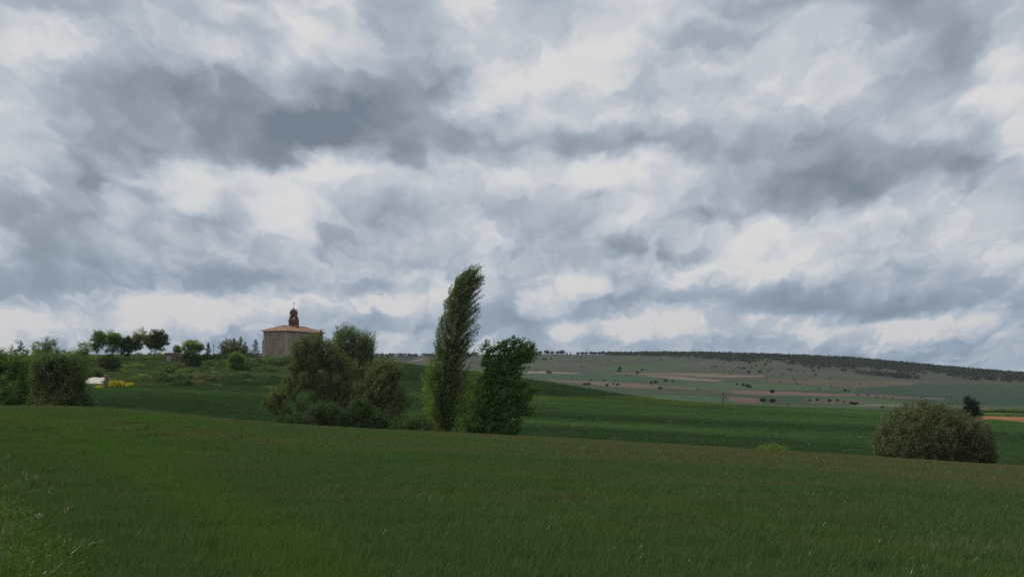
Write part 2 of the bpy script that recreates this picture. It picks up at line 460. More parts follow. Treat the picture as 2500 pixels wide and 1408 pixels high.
# ------------------------------------------------------------------ field colours, by world position of the parcels
G_NEAR = (0.040, 0.070, 0.020)
PARCELS = [   # photo outline of each parcel (x, y ...), albedo, depth range; painted on the ground it lies on
    # middle distance
    ('wedge', [(900, 870), (1050, 880), (1300, 915), (1545, 968), (1300, 968.5), (900, 968)], (0.026, 0.054, 0.022), 300, 560),
    ('light strip', [(1180, 968), (1545, 968), (1640, 975), (1900, 985), (1900, 990), (1700, 990), (1300, 976), (1180, 973)], (0.056, 0.088, 0.024), 250, 560),
    ('light wedge', [(1330, 930), (1450, 936), (1530, 952), (1610, 968), (1640, 976), (1540, 968)], (0.075, 0.115, 0.036), 400, 1000),
    ('dark wedge 2', [(1525, 945), (1600, 947), (1720, 965), (1810, 982), (1640, 978), (1610, 968)], (0.035, 0.075, 0.034), 400, 1100),
    ('orange soil', [(2360, 1014), (2520, 1018), (2900, 1030), (2900, 1055), (2520, 1033.5), (2360, 1021)], (0.24, 0.105, 0.05), 250, 420),
    ('pale crop', [(2380, 1000), (2440, 999), (2520, 1004), (2900, 1004), (2900, 1012), (2380, 1012)], (0.11, 0.15, 0.05), 300, 700),
]
FAR = [   # valley and ridge parcels
    ([(1180, 910), (1310, 908), (1560, 912), (1660, 922), (1760, 931), (1660, 932), (1440, 934), (1310, 925), (1180, 920)], (0.060, 0.120, 0.056)),
    ([(1180, 906), (1320, 906), (1410, 910), (1410, 912), (1180, 910)], (0.34, 0.29, 0.21)),
    ([(1500, 909), (1700, 911), (1860, 916), (1860, 919), (1700, 917), (1500, 912)], (0.25, 0.18, 0.135)),
    ([(1565, 916), (1640, 917), (1760, 928), (1750, 931), (1660, 926)], (0.29, 0.215, 0.155)),
    ([(1700, 916), (1760, 918), (1860, 917), (1870, 918), (1820, 920), (1700, 919)], (0.32, 0.26, 0.20)),
    ([(1340, 926), (1440, 931), (1560, 936), (1700, 946), (1700, 951), (1600, 943), (1460, 936), (1340, 930)], (0.235, 0.155, 0.115)),
    ([(1430, 934), (1560, 940), (1620, 948), (1560, 947), (1460, 940)], (0.24, 0.175, 0.13)),
    ([(1600, 941), (1760, 933), (1900, 936), (2020, 944), (2020, 952), (1820, 950), (1700, 948)], (0.085, 0.145, 0.058)),
    ([(1780, 952), (1860, 954), (1990, 958), (2090, 964), (2090, 967), (1960, 965), (1850, 964), (1780, 958)], (0.235, 0.15, 0.125)),
    ([(1770, 968), (1830, 971), (1870, 976), (1870, 984), (1800, 983)], (0.22, 0.14, 0.11)),
    ([(1850, 966), (2000, 968), (2120, 972), (2250, 978), (2250, 984), (2000, 984), (1860, 980)], (0.050, 0.105, 0.048)),
    ([(2000, 968), (2130, 970), (2240, 977), (2240, 988), (2130, 986), (2060, 980)], (0.075, 0.145, 0.055)),
    ([(1960, 972), (2130, 976), (2150, 986), (1980, 984)], (0.13, 0.125, 0.085)),
    ([(2130, 985), (2260, 987), (2500, 1000), (2500, 1003), (2260, 992), (2060, 992)], (0.19, 0.20, 0.10)),
    ([(1860, 924), (2000, 926), (2140, 928), (2240, 931), (2240, 935), (2160, 950), (2000, 940), (1860, 930)], (0.150, 0.120, 0.075)),
    ([(2100, 945), (2300, 936), (2520, 940), (2520, 990), (2340, 988), (2200, 978), (2080, 962)], (0.042, 0.088, 0.052)),
    ([(2060, 958), (2200, 966), (2300, 972), (2300, 976), (2180, 972), (2060, 964)], (0.17, 0.135, 0.105)),
    ([(1460, 893), (1560, 888), (1650, 890), (1720, 894), (1560, 901), (1470, 903)], (0.080, 0.130, 0.055)),
    ([(1350, 886), (1450, 887), (1470, 890), (1380, 896), (1330, 898)], (0.105, 0.120, 0.070)),
    ([(1008, 880), (1030, 874), (1034, 875), (1012, 883)], (0.36, 0.33, 0.26)),
    ([(1708, 886), (1713, 886), (1725, 891), (1720, 891)], (0.36, 0.33, 0.26)),
    ([(900, 872), (1000, 868), (1012, 876), (985, 885), (900, 882)], (0.050, 0.060, 0.045)),
]

def inside(poly, x, y):
    c = np.zeros(x.shape, bool)
    n = len(poly)
    for k in range(n):
        x1, y1 = poly[k]
        x2, y2 = poly[(k + 1) % n]
        if y1 == y2:
            continue
        hit = ((y1 > y) != (y2 > y)) & (x < (x2 - x1) * (y - y1) / (y2 - y1) + x1)
        c ^= hit
    return c

def ground_colour(x, y, z):
    """albedo of the ground at world points: crops, ploughed soil, rough grazing; far land darkened for cloud shade"""
    px, py = project(x, np.maximum(y, 5), z)
    c = np.empty(x.shape + (3,))
    c[:] = G_NEAR
    mid = y > 160
    c[mid] = (0.033, 0.066, 0.026)
    n = vnoise(x, y, 0.02, 21, 4)[..., None]
    n2 = vnoise(x * 0.25, y, 0.03, 22, 3)[..., None]
    # rough hillside round the church
    edge = np.interp(px, [-900, 230, 300, 380, 470, 540, 560, 700, 800, 900, 960], [945, 947, 944, 943, 938, 930, 919, 919, 912, 898, 880])
    hill = mid & (y < 620) & (px < 960) & (py < edge)
    rough = np.array((0.058, 0.082, 0.032)) * (1 + 0.35 * n) + np.array((0.02, 0.012, 0.004)) * n2
    c[hill] = rough[hill]
    far = y > 560  # far land: cloud shade is put into these darker colours
    graze = np.array((0.041, 0.049, 0.031)) * (1 + 0.22 * vnoise(x, y, 0.008, 31, 4))[..., None] + np.array((0.010, 0.013, 0.003)) * vnoise(x, y * .6, 0.02, 33, 3)[..., None]
    low = np.clip((py - 922) / 20, 0, 1)[..., None]
    valley = np.array((0.036, 0.049, 0.023)) * (1 + 0.35 * vnoise(x, y, 0.012, 32, 4))[..., None]
    f = graze * (1 - low) + valley * low
    c[far] = f[far]
    jx = px + 7 * vnoise(x, y, 0.02, 41, 3)
    jy = py + 1.0 * vnoise(x, y, 0.03, 42, 3)
    for poly, col in FAR:
        m = far & inside(poly, jx, jy)
        var = 1 + 0.13 * vnoise(x, y * 0.4, 0.03, 43, 3)
        c[m] = (np.array(col) * 0.47 * var[..., None])[m]  # parcel colours scaled down, cloud shade painted in
    jx2 = px + 1.5 * vnoise(x, y, 0.3, 44, 2)
    for name, poly, col, y0, y1 in PARCELS:
        m = (y > y0) & (y < y1) & inside(poly, jx2, py)
        c[m] = col
    return c

def build_land():
    m, N, out = material('land')
    at_ = N.node('ShaderNodeAttribute', attribute_name='albedo')
    geo = N.node('ShaderNodeNewGeometry').outputs['Position']
    nz = N.noise(geo, 1.3, 5.0, 0.6)
    nz2 = N.noise(N.vm('MULTIPLY', geo, (0.02, 0.09, 0.02)), 1.0, 5.0, 0.6)
    nz3 = N.noise(geo, 0.12, 4.0, 0.6)
    k = N.math('MULTIPLY', N.mapr(nz, 0.2, 0.8, 0.72, 1.25), N.mapr(nz2, 0.25, 0.75, 0.84, 1.16))
    k = N.math('MULTIPLY', k, N.mapr(nz3, 0.3, 0.7, 0.86, 1.14))
    colr = N.vm('SCALE', at_.outputs['Color'], scale=k)
    hgt = N.math('ADD', N.noise(geo, 3.0, 4.0, 0.7), N.math('MULTIPLY', nz3, 2.0))
    principled(N, out, colr, 0.95, 0.1, hgt, 0.25, 0.7)
    # one sheet of ground: a fan of rows with depth, cut along shared rows into field, hillside and far hills
    ys = np.concatenate([np.arange(-60, 10, 5.0), np.arange(10, 150, 1.25), np.exp(np.linspace(math.log(150), math.log(560), 190))[:-1],
                         np.exp(np.linspace(math.log(560), math.log(2900), 330)), [3200, 3700, 4400]])
    u = np.linspace(-900, 3500, 430)
    U, Yg = np.meshgrid(u, ys)
    X = (U - CX) / FPX * np.maximum(Yg, 60.0)
    Zg = height(X, Yg)
    C = ground_colour(X, Yg, Zg)
    C4 = np.concatenate([C, np.ones(C.shape[:2] + (1,))], -1)
    cuts = [0, int(np.searchsorted(ys, 156)), int(np.searchsorted(ys, 559.9)), len(ys) - 1]
    for name, r0, r1 in (('field', cuts[0], cuts[1]), ('hillside', cuts[1], cuts[2]), ('far_hills', cuts[2], cuts[3])):
        n = r1 - r0 + 1
        V = np.stack([X[r0:r1 + 1], Yg[r0:r1 + 1], Zg[r0:r1 + 1]], -1).reshape(-1, 3)
        w = len(u)
        i = (np.arange(n - 1)[:, None] * w + np.arange(w - 1)[None, :]).ravel()
        F = np.stack([i, i + 1, i + w + 1, i + w], -1)
        me = mesh_np(name, V, F, m, {'albedo': C4[r0:r1 + 1].reshape(-1, 4)}, smooth=True)
        tag(link(name, me), kind='structure')
build_land()

# ------------------------------------------------------------------ foliage materials
def leaf_material(name, c0, c1, trans=0.35, gloss=0.10, rough=0.42, flower=None, flower_share=0.0):
    """c0..c1: albedo range over the random value each leaf carries"""
    m, N, out = material(name)
    v = N.node('ShaderNodeAttribute', attribute_name='v').outputs['Fac']
    stops = [(0.0, c0), (1.0, c1)]
    if flower:
        stops = [(0.0, c0), (1 - flower_share - 0.01, c1), (1 - flower_share, flower), (1.0, flower)]
    col = N.ramp(v, stops)
    geo = N.node('ShaderNodeNewGeometry').outputs['Position']
    big = N.mapr(N.noise(geo, 0.55, 2.0, 0.5), 0.3, 0.7, 0.82, 1.18)
    col = N.vm('SCALE', col, scale=big)
    di = N.node('ShaderNodeBsdfDiffuse')
    N.put(di.inputs[0], col)
    tr = N.node('ShaderNodeBsdfTranslucent')
    N.put(tr.inputs[0], N.mix(1.0, col, (1.15, 1.25, 0.55, 1), 'MULTIPLY'))
    gl = N.node('ShaderNodeBsdfGlossy')
    gl.inputs[0].default_value = (0.9, 0.95, 1.0, 1)
    gl.inputs['Roughness'].default_value = rough
    mx = N.node('ShaderNodeMixShader')
    mx.inputs[0].default_value = trans
    N.l.new(di.outputs[0], mx.inputs[1])
    N.l.new(tr.outputs[0], mx.inputs[2])
    mg = N.node('ShaderNodeMixShader')
    mg.inputs[0].default_value = gloss * 0.15
    N.l.new(mx.outputs[0], mg.inputs[1])
    N.l.new(gl.outputs[0], mg.inputs[2])
    N.l.new(mg.outputs[0], out.inputs[0])
    return m

def bark_material(name, c0, c1):
    m, N, out = material(name)
    tc = N.node('ShaderNodeTexCoord').outputs['Object']
    n = N.noise(N.vm('MULTIPLY', tc, (6, 6, 1.2)), 1.0, 5.0, 0.6)
    principled(N, out, N.ramp(n, [(0.3, c0), (0.7, c1)]), 0.9, 0.2, n, 0.04, 0.8)
    return m

LM = {
    'willow':  leaf_material('leaf_willow', (0.058, 0.082, 0.032), (0.227, 0.260, 0.098), 0.30, 0.08),
    'silver':  leaf_material('leaf_silver', (0.085, 0.120, 0.055), (0.250, 0.305, 0.157), 0.35, 0.10),
    'poplar':  leaf_material('leaf_poplar', (0.064, 0.093, 0.032), (0.241, 0.281, 0.096), 0.4, 0.14),
    'fresh':   leaf_material('leaf_fresh', (0.077, 0.147, 0.025), (0.231, 0.322, 0.056), 0.45, 0.10),
    'ash':     leaf_material('leaf_ash', (0.046, 0.088, 0.020), (0.200, 0.310, 0.062), 0.5, 0.12),
    'deep':    leaf_material('leaf_deep', (0.031, 0.056, 0.020), (0.104, 0.155, 0.043), 0.30, 0.10),
    'mid':     leaf_material('leaf_mid', (0.062, 0.111, 0.034), (0.203, 0.289, 0.085), 0.42, 0.10),
    'pale':    leaf_material('leaf_pale', (0.105, 0.147, 0.059), (0.231, 0.280, 0.119), 0.40, 0.08),
    'lime':    leaf_material('leaf_lime', (0.105, 0.161, 0.034), (0.245, 0.308, 0.077), 0.42, 0.08),
    'olive':   leaf_material('leaf_olive', (0.084, 0.095, 0.036), (0.225, 0.225, 0.093), 0.30, 0.08),
    'tawny':   leaf_material('leaf_tawny', (0.058, 0.074, 0.036), (0.213, 0.225, 0.110), 0.30, 0.08),
    'needle':  leaf_material('leaf_needle', (0.031, 0.056, 0.031), (0.073, 0.105, 0.059), 0.10, 0.08),
    'oak':     leaf_material('leaf_oak', (0.013, 0.021, 0.012), (0.034, 0.046, 0.022), 0.08, 0.06),
    'bramble': leaf_material('leaf_bramble', (0.050, 0.081, 0.031), (0.191, 0.237, 0.087), 0.30, 0.10),
    'hawthorn': leaf_material('leaf_hawthorn', (0.036, 0.064, 0.020), (0.098, 0.147, 0.042), 0.30, 0.10, flower=(0.62, 0.60, 0.54, 1), flower_share=0.05),
    'yellow':  leaf_material('petal_yellow', (0.224, 0.238, 0.028), (0.868, 0.728, 0.042), 0.30, 0.04),
}
BARK = bark_material('bark', (0.045, 0.036, 0.028), (0.13, 0.11, 0.09))
BARK_PALE = bark_material('bark_pale', (0.10, 0.09, 0.075), (0.26, 0.24, 0.21))

# ------------------------------------------------------------------ tree builder
def grow(tips, base, rs, up=0.35, gap=0.8, trunk=None, pull=0.5, lean=(0, 0, 0)):
    """join every tip to the nearest convenient point of the growing skeleton. returns nodes, parents, tip node ids"""
    nodes = [np.array(base, float)]
    par = [-1]
    plen = [0.0]
    if trunk is not None:
        for p in trunk:
            nodes.append(np.array(p, float)); par.append(len(nodes) - 2)
            plen.append(plen[-1] + np.linalg.norm(nodes[-1] - nodes[-2]))
    order = np.argsort(np.linalg.norm(tips - np.array(base), axis=1))
    cap = len(tips) * 8 + 64
    A = np.zeros((cap, 3)); PL = np.zeros(cap)
    n = len(nodes)
    A[:n] = nodes; PL[:n] = plen
    par = par + [0] * (cap - n)
    ids = np.zeros(len(tips), int)
    for k in order:
        t = tips[k]
        dv = t - A[:n]
        dist = np.linalg.norm(dv, axis=1)
        cost = dist + pull * PL[:n] * 0.6 + np.maximum(0, -dv[:, 2] - 0.2) * 1.2
        j = int(np.argmin(cost))
        d = dist[j]
        seg = int(np.clip(round(d / gap), 1, 6))
        p0 = A[j].copy()
        last = j
        bend = rs.normal(0, 0.07 * d, 3)
        for s in range(1, seg + 1):
            f = s / seg
            q = p0 + (t - p0) * f
            q[2] += up * d * f * (1 - f) * 0.8
            q += bend * f * (1 - f) * 2
            if n >= cap:
                break
            A[n] = q; PL[n] = PL[last] + np.linalg.norm(q - A[last]); par[n] = last
            last = n
            n += 1
        ids[k] = last
    return A[:n], np.array(par[:n]), ids

def radii(nodes, par, tip_r, power=2.3):
    n = len(nodes)
    r = np.zeros(n)
    kids = np.zeros(n, int)
    for i in range(1, n):
        kids[par[i]] += 1
    acc = np.where(kids == 0, tip_r ** power, 0.0)
    for i in range(n - 1, 0, -1):
        acc[par[i]] += acc[i]
    return acc ** (1 / power)

def tubes(nodes, par, r, sides=5, rmin=0.0):
    """every branch segment as a tapered prism (welded look at joints by overlap)"""
    idx = np.array([i for i in range(1, len(nodes)) if r[i] >= rmin])
    if len(idx) == 0:
        idx = np.arange(1, len(nodes))
    a, b = nodes[par[idx]], nodes[idx]
    ra, rb = np.minimum(r[par[idx]], r[idx] * 1.5), r[idx]
    d = b - a
    L = np.linalg.norm(d, axis=1, keepdims=True) + 1e-9
    d = d / L
    b = b + d * (rb[:, None] * 0.3)
    ref = np.where(np.abs(d[:, 2:3]) > 0.9, np.array([[1.0, 0, 0]]), np.array([[0, 0, 1.0]]))
    s = np.cross(d, ref); s /= np.linalg.norm(s, axis=1, keepdims=True) + 1e-9
    t = np.cross(d, s)
    V, F = [], []
    ang = np.arange(sides) * 2 * math.pi / sides
    ring = np.cos(ang)[None, :, None] * s[:, None] + np.sin(ang)[None, :, None] * t[:, None]
    va = a[:, None] + ring * ra[:, None, None]
    vb = b[:, None] + ring * rb[:, None, None]
    V = np.concatenate([va, vb], 1).reshape(-1, 3)
    base = np.arange(len(idx))[:, None] * (2 * sides)
    k = np.arange(sides)
    k2 = (k + 1) % sides
    F = np.stack([base + k, base + k2, base + sides + k2, base + sides + k], -1).reshape(-1, 4)
    return V, F

def leaf_cards(P, Lsize, rs, droop=0.2, wind=(0.5, 0.0, 0.0), aspect=0.5, along=None, flat=0.0):
    """one bent rhombus per point. P (n,3); along: preferred leaf direction per point"""
    n = len(P)
    d = rs.normal(0, 1, (n, 3))
    if along is not None:
        d = d * 0.75 + along * 1.3
    d += np.array(wind) + np.array([0, 0, -droop])
    d /= np.linalg.norm(d, axis=1, keepdims=True)
    nr = rs.normal(0, 1, (n, 3)) + np.array([0, 0, flat])
    s = np.cross(d, nr); s /= np.linalg.norm(s, axis=1, keepdims=True) + 1e-9
    nn = np.cross(s, d)
    Ls = (Lsize * rs.uniform(0.6, 1.35, n))[:, None]
    w = Ls * aspect * 0.5
    v0 = P
    v1 = P + d * Ls * 0.45 + s * w + nn * Ls * 0.06
    v3 = P + d * Ls * 0.45 - s * w + nn * Ls * 0.06
    v2 = P + d * Ls - nn * Ls * 0.08
    V = np.stack([v0, v1, v2, v3], 1).reshape(-1, 3)
    F = np.arange(n * 4).reshape(-1, 4)
    return V, F

def sample_lobes(lobes, n, rs, shell=0.45):
    """random points in a union of ellipsoids (cx,cy,cz,rx,ry,rz[,weight]); shell>0 crowds them towards the surface"""
    lobes = np.array([tuple(l) + ((1.0,) if len(l) == 6 else ()) for l in lobes], float)
    vol = lobes[:, 3] * lobes[:, 4] * lobes[:, 5]
    p = (vol ** 0.75) * lobes[:, 6]
    ch = rs.choice(len(lobes), n, p=p / p.sum())
    d = rs.normal(0, 1, (n, 3))
    d /= np.linalg.norm(d, axis=1, keepdims=True)
    r = rs.uniform(0, 1, n) ** (1 / 3 * (1 - shell) + 0.0)
    return lobes[ch, :3] + d * r[:, None] * lobes[ch, 3:6]

def make_tree(name, base, lobes, leaf, label, cat='tree', group=None, tips=220, per=70, size=0.22, spread=0.55, seed=1, up=0.35, tip_r=0.012,
              bark=None, trunk=None, wind=(0.55, 0.0, 0.1), aspect=0.5, shell=0.45, gap=0.9, pull=0.5, sides=5, crown_name='crown', trunk_name='trunk',
              stems=1, stem_r=0.3, leafmats=None, twig=0.5, drift=None, along_k=1.0, power=2.3, sweep=(0, 0, 0)):
    """tree or shrub as thing > trunk, crown. base: world point; lobes in metres relative to the base"""
    rs = np.random.default_rng(seed)
    root = link(name, None, None, base)
    tag(root, label, cat, group)
    T = sample_lobes(lobes, tips, rs, shell)
    T[:, 2] = np.maximum(T[:, 2], 0.15)
    bv, bf, nb = [], [], 0
    leafP, leafD, leafT = [], [], []
    groups = [np.arange(tips)] if stems == 1 else None
    stem_xy = [(0.0, 0.0)]
    if stems > 1:
        stem_xy = [(rs.normal(0, stem_r), rs.normal(0, stem_r * 0.7)) for _ in range(stems)]
        cl = np.argmin(np.stack([np.hypot(T[:, 0] * 0.5 - sx, T[:, 1] * 0.5 - sy) + rs.uniform(0, stem_r * 0.6, tips) for sx, sy in stem_xy], 0), axis=0)
        groups = [np.where(cl == k)[0] for k in range(stems)]
    for (sx, sy), g in zip(stem_xy, groups):
        if len(g) == 0:
            continue
        b0 = np.array([sx, sy, -0.4])
        tk = None
        if trunk is not None:
            tk = [np.array(q, float) + np.array([sx, sy, 0]) for q in trunk]
        nodes, par, ids = grow(T[g], b0, rs, up, gap, tk, pull)
        r = radii(nodes, par, tip_r, power)
        v, f = tubes(nodes, par, r, sides)
        bv.append(v); bf.append(f + nb); nb += len(v)
        tipn = nodes[ids]
        dirn = tipn - nodes[par[ids]]
        dirn /= np.linalg.norm(dirn, axis=1, keepdims=True) + 1e-9
        # leaf sprays: along the last twig of each tip, swept by the wind
        dirn = dirn + np.array(sweep)
        dirn /= np.linalg.norm(dirn, axis=1, keepdims=True) + 1e-9
        m = per
        k = np.repeat(np.arange(len(g)), m)
        f1 = rs.uniform(-twig * 1.4, twig, len(k))[:, None]
        P = tipn[k] + dirn[k] * f1 + rs.normal(0, 1, (len(k), 3)) * (spread * rs.uniform(0.45, 1.15, len(g))[k][:, None]) * np.array([1, 1, 0.75])
        leafP.append(P); leafD.append(dirn[k]); leafT.append(rs.beta(1.3, 1.7, len(g))[k])
    V = np.concatenate(bv); F = np.concatenate(bf)
    link(trunk_name, mesh_np(trunk_name, V, F, bark or BARK, smooth=True), root)
    P = np.concatenate(leafP); D = np.concatenate(leafD)
    keep = P[:, 2] > 0.02
    P, D = P[keep], D[keep]
    if drift is not None:
        P = drift(P)
    v, f = leaf_cards(P, size, rs, 0.25, wind, aspect, D * along_k)
    clump = np.concatenate(leafT)[keep]
    tone = np.clip(0.6 * clump + 0.4 * rs.beta(1.6, 2.2, len(P)), 0, 1)      # random tone for each spray, leaves vary a little within them
    me = mesh_np(crown_name, v, f, LM[leaf], {'v': np.repeat(tone, 4)})
    cr = link(crown_name, me, root)
    return root

def copy_thing(root, loc, rz, scale, label=None):
    r = root.copy()
    COL.objects.link(r)
    r.location = loc
    r.rotation_euler = (0, 0, rz)
    r.scale = scale
    if label:
        r['label'] = label
    for ch in root.children:
        c = ch.copy()
        COL.objects.link(c)
        c.parent = r
    return r

def lobes_px(items, px0, py0, Y, depth=0.9):
    """crown lobes from photo ellipses (px, py, rx, ry[, dy, weight]) around a base pixel, at depth Y"""
    k = Y / FPX
    out = []
    for it in items:
        px, py, rx, ry = it[:4]
        dy = it[4] if len(it) > 4 else 0.0
        w = it[5] if len(it) > 5 else 1.0
        out.append(((px - px0) * k, dy, (py0 - py) * k, rx * k, max(rx, ry * 0.6) * k * depth, ry * k, w))
    return out

def bumpy(x0, x1, top, base, seed, n=11, r=(0.16, 0.30)):
    """uneven crown: random small lobes filling the box x0..x1, top..base of the photo"""
    rs = np.random.default_rng(seed)
    w, h = x1 - x0, base - top
    out = []
    for i in range(n):
        rr = rs.uniform(*r) * min(w, h * 1.2)
        a, q = rs.uniform(0, 2 * math.pi), rs.uniform(0.1, 1.0) ** 0.6
        x = (x0 + x1) / 2 + (w / 2 - rr) * q * math.cos(a)
        y = (top + base) / 2 + (h / 2 - rr * 0.85) * q * math.sin(a)
        out.append((x, y, rr, rr * 0.85, rs.normal(0, 0.5)))
    out.append(((x0 + x1) / 2 + rs.uniform(-0.15, 0.15) * w, top + 0.15 * h, 0.15 * w, 0.15 * h))
    return out

def plant_px(name, leaf, label, px0, Y, ells, cat='tree', depth=0.9, **kw):
    """stand a plant on the ground at bearing px0, depth Y, its crown read from photo ellipses"""
    g = ground(px0, Y)
    _, gy = project(g.x, g.y, g.z)
    return make_tree(name, g, lobes_px(ells, px0, gy, Y, depth), leaf, label, cat, **kw)

# ------------------------------------------------------------------ the tall wind-bent poplar
def build_poplar():
    Y = 170.0
    px0 = 1094
    g = ground(px0, Y)
    _, gy = project(g.x, g.y, g.z)
    k = Y / FPX
    rs = np.random.default_rng(5)
    root = link('poplar_tree', None, None, g)
    tag(root, 'tall slender poplar bent to the right by the wind, tallest tree in view', 'tree')
    H = (gy - 641) * k
    # outline of the column: left and right edge by height
    ey = np.array([641, 655, 669, 703, 735, 774, 806, 838, 870, 902, 950, 998, 1045, 1100])
    el = np.array([1163, 1142, 1128, 1104, 1092, 1079, 1069, 1063, 1056, 1053, 1052, 1056, 1070, 1078])
    er = np.array([1170, 1173, 1175, 1177, 1173, 1171, 1164, 1158, 1147, 1139, 1129, 1124, 1117, 1108])
    def edge(z):
        py = gy - z / k
        return (np.interp(py, ey, el) - px0) * k, (np.interp(py, ey, er) - px0) * k
    # leaning main stem and many steep, nearly parallel branches that sweep to the right
    zs = np.linspace(0, H * 0.97, 16)
    stem = np.array([[(edge(z)[0] * 0.52 + edge(z)[1] * 0.48) if z > 1 else 0, 0, z] for z in zs])
    stem[0, 2] = -0.6
    nodes = [*stem]
    par = [-1] + list(range(15))
    LP, LD = [], []
    nb = 760
    for b in range(nb):
        f = rs.uniform(0.0, 1.0) ** 0.85
        z0 = 0.6 + f * (H - 3.6)
        j = int(np.argmin(np.abs(stem[:, 2] - z0)))
        p = stem[j].copy()
        L = rs.uniform(2.6, 5.6) * (1.0 - 0.35 * f)
        side = rs.uniform(-1, 1)
        z1 = min(p[2] + L, H * (1.0 - 0.10 * rs.uniform(0, 1) ** 2.2))
        l, r = edge(z1)
        wmid, half = (l + r) / 2, (r - l) / 2
        rad = rs.uniform(0.05, 1.0) ** 0.5
        ang = rs.uniform(0, 2 * math.pi)
        tx = wmid + (half + 0.32) * rad * math.cos(ang) * 1.06
        ty = half * rad * math.sin(ang) * 0.95
        tip = np.array([tx, ty, z1])
        last = j
        n = 6
        prev = p
        for s in range(1, n + 1):
            q = s / n
            e = q ** 0.62                                     # leaves the stem quickly, then climbs beside it
            pos = np.array([p[0] + (tip[0] - p[0]) * e, p[1] + (tip[1] - p[1]) * e, p[2] + (tip[2] - p[2]) * q])
            pos[0] -= 0.55 * math.sin(math.pi * q) * (0.4 + f)                  # bowed over by the wind
            pos[:2] += rs.normal(0, 0.04, 2)
            nodes.append(pos); par.append(last); last = len(nodes) - 1
            d = pos - prev
            L2 = np.linalg.norm(d); d = d / (L2 + 1e-9)
            m = 20
            P = prev + rs.uniform(0, 1, (m, 1)) * (pos - prev) + rs.normal(0, 0.075, (m, 3)) + rs.exponential(0.10, (m, 1)) * np.array([0.8, 0, 0.25])
            LP.append(P); LD.append(np.tile(d, (m, 1)))
            prev = pos
    nodes = np.array(nodes); par = np.array(par)
    r = radii(nodes, par, 0.012, 2.5)
    V, F = tubes(nodes, par, r, 5)
    link('trunk', mesh_np('trunk', V, F, BARK, smooth=True), root)
    P = np.concatenate(LP); D = np.concatenate(LD)
    v, f = leaf_cards(P, 0.17, rs, 0.1, (0.75, 0, 0.1), 0.55, D * 0.8)
    tone = np.clip(0.5 * np.repeat(rs.beta(1.4, 1.8, nb), len(P) // nb)[:len(P)] + 0.5 * rs.beta(2.0, 2.6, len(P)), 0, 1)
    link('crown', mesh_np('crown', v, f, LM['poplar'], {'v': np.repeat(tone, 4)}), root)
    # fresh suckers round the foot, mostly on the lit left side
    T = sample_lobes(lobes_px([(1052, 955, 18, 62), (1046, 915, 12, 34), (1062, 1010, 20, 46), (1136, 985, 14, 60), (1150, 930, 8, 22), (1090, 1040, 34, 24, 1.5)], px0, gy, Y), 150, rs, 0.3)
    nodes, par, ids = grow(T, (0, 0, -0.3), rs, 0.3, 0.8, [(0, 0.2, 1.5), (0.1, 0.2, 3.5), (0.2, 0.2, 6)], 0.4)
    r = radii(nodes, par, 0.012, 2.6)
    V, F = tubes(nodes, par, r, 4)
    sk = link('sucker_shoots', mesh_np('sucker_shoots', V, F, BARK, smooth=True), root)
    kk = np.repeat(np.arange(150), 46)
    P = nodes[ids][kk] + rs.normal(0, 1, (len(kk), 3)) * 0.33
    v, f = leaf_cards(P, 0.19, rs, 0.1, (0.5, 0, 0.1), 0.62)
    link('sucker_leaves', mesh_np('sucker_leaves', v, f, LM['fresh'], {'v': np.repeat(rs.beta(2, 2, len(P)), 4)}), sk)
build_poplar()

# ------------------------------------------------------------------ trees and shrubs in the hollow beyond the near field
plant_px('ash_tree', 'ash', 'dark leafy tree blown to the right, standing just right of the tall poplar', 1212, 168,
         [(1186, 858, 12, 22), (1194, 884, 18, 18), (1222, 858, 18, 22), (1246, 842, 17, 16), (1264, 832, 12, 12), (1284, 852, 20, 13), (1296, 872, 16, 12), (1268, 868, 22, 18), (1240, 884, 28, 20), (1210, 902, 24, 20),
          (1262, 902, 18, 14), (1190, 928, 20, 16), (1234, 924, 30, 20), (1270, 938, 20, 12), (1296, 950, 18, 9), (1184, 956, 24, 16), (1228, 958, 32, 20), (1276, 970, 24, 14), (1176, 990, 22, 20), (1218, 992, 34, 20),
          (1262, 998, 26, 14), (1290, 1004, 16, 9), (1168, 1020, 20, 16), (1204, 1028, 28, 18), (1244, 1030, 24, 16), (1160, 1044, 24, 14), (1216, 1052, 40, 14), (1250, 1050, 20, 12)],
         tips=720, per=62, size=0.23, spread=0.19, twig=0.6, sweep=(0.9, 0, 0.3), seed=11, up=0.3, wind=(0.9, 0, 0.15), trunk=[(0.0, 0, 1.5), (0.15, 0, 3.5), (0.4, 0, 6.0), (0.9, 0, 8.5)], aspect=0.6, tip_r=0.014)

plant_px('willow_tree', 'willow', 'wide olive willow with a low spreading limb on its left, in front of the church', 795, 165,
         [(735, 850, 22, 22), (765, 836, 22, 18), (792, 850, 24, 22), (720, 890, 20, 22), (760, 885, 30, 24), (812, 882, 28, 26), (850, 902, 24, 24), (707, 930, 18, 14), (748, 932, 26, 16), (792, 938, 32, 20),
          (842, 945, 26, 18), (790, 972, 34, 14), (846, 984, 20, 16), (700, 958, 30, 12, -1), (672, 974, 22, 16, -1), (656, 986, 12, 12, -1), (690, 1002, 28, 9, -1), (742, 996, 22, 10)],
         tips=1150, per=52, size=0.20, spread=0.17, twig=0.75, sweep=(0.35, 0, 0.35), seed=21, up=0.45, stems=6, stem_r=1.6, wind=(0.6, 0, 0.1), trunk=[(0, 0, 1.2)], aspect=0.34, tip_r=0.015)

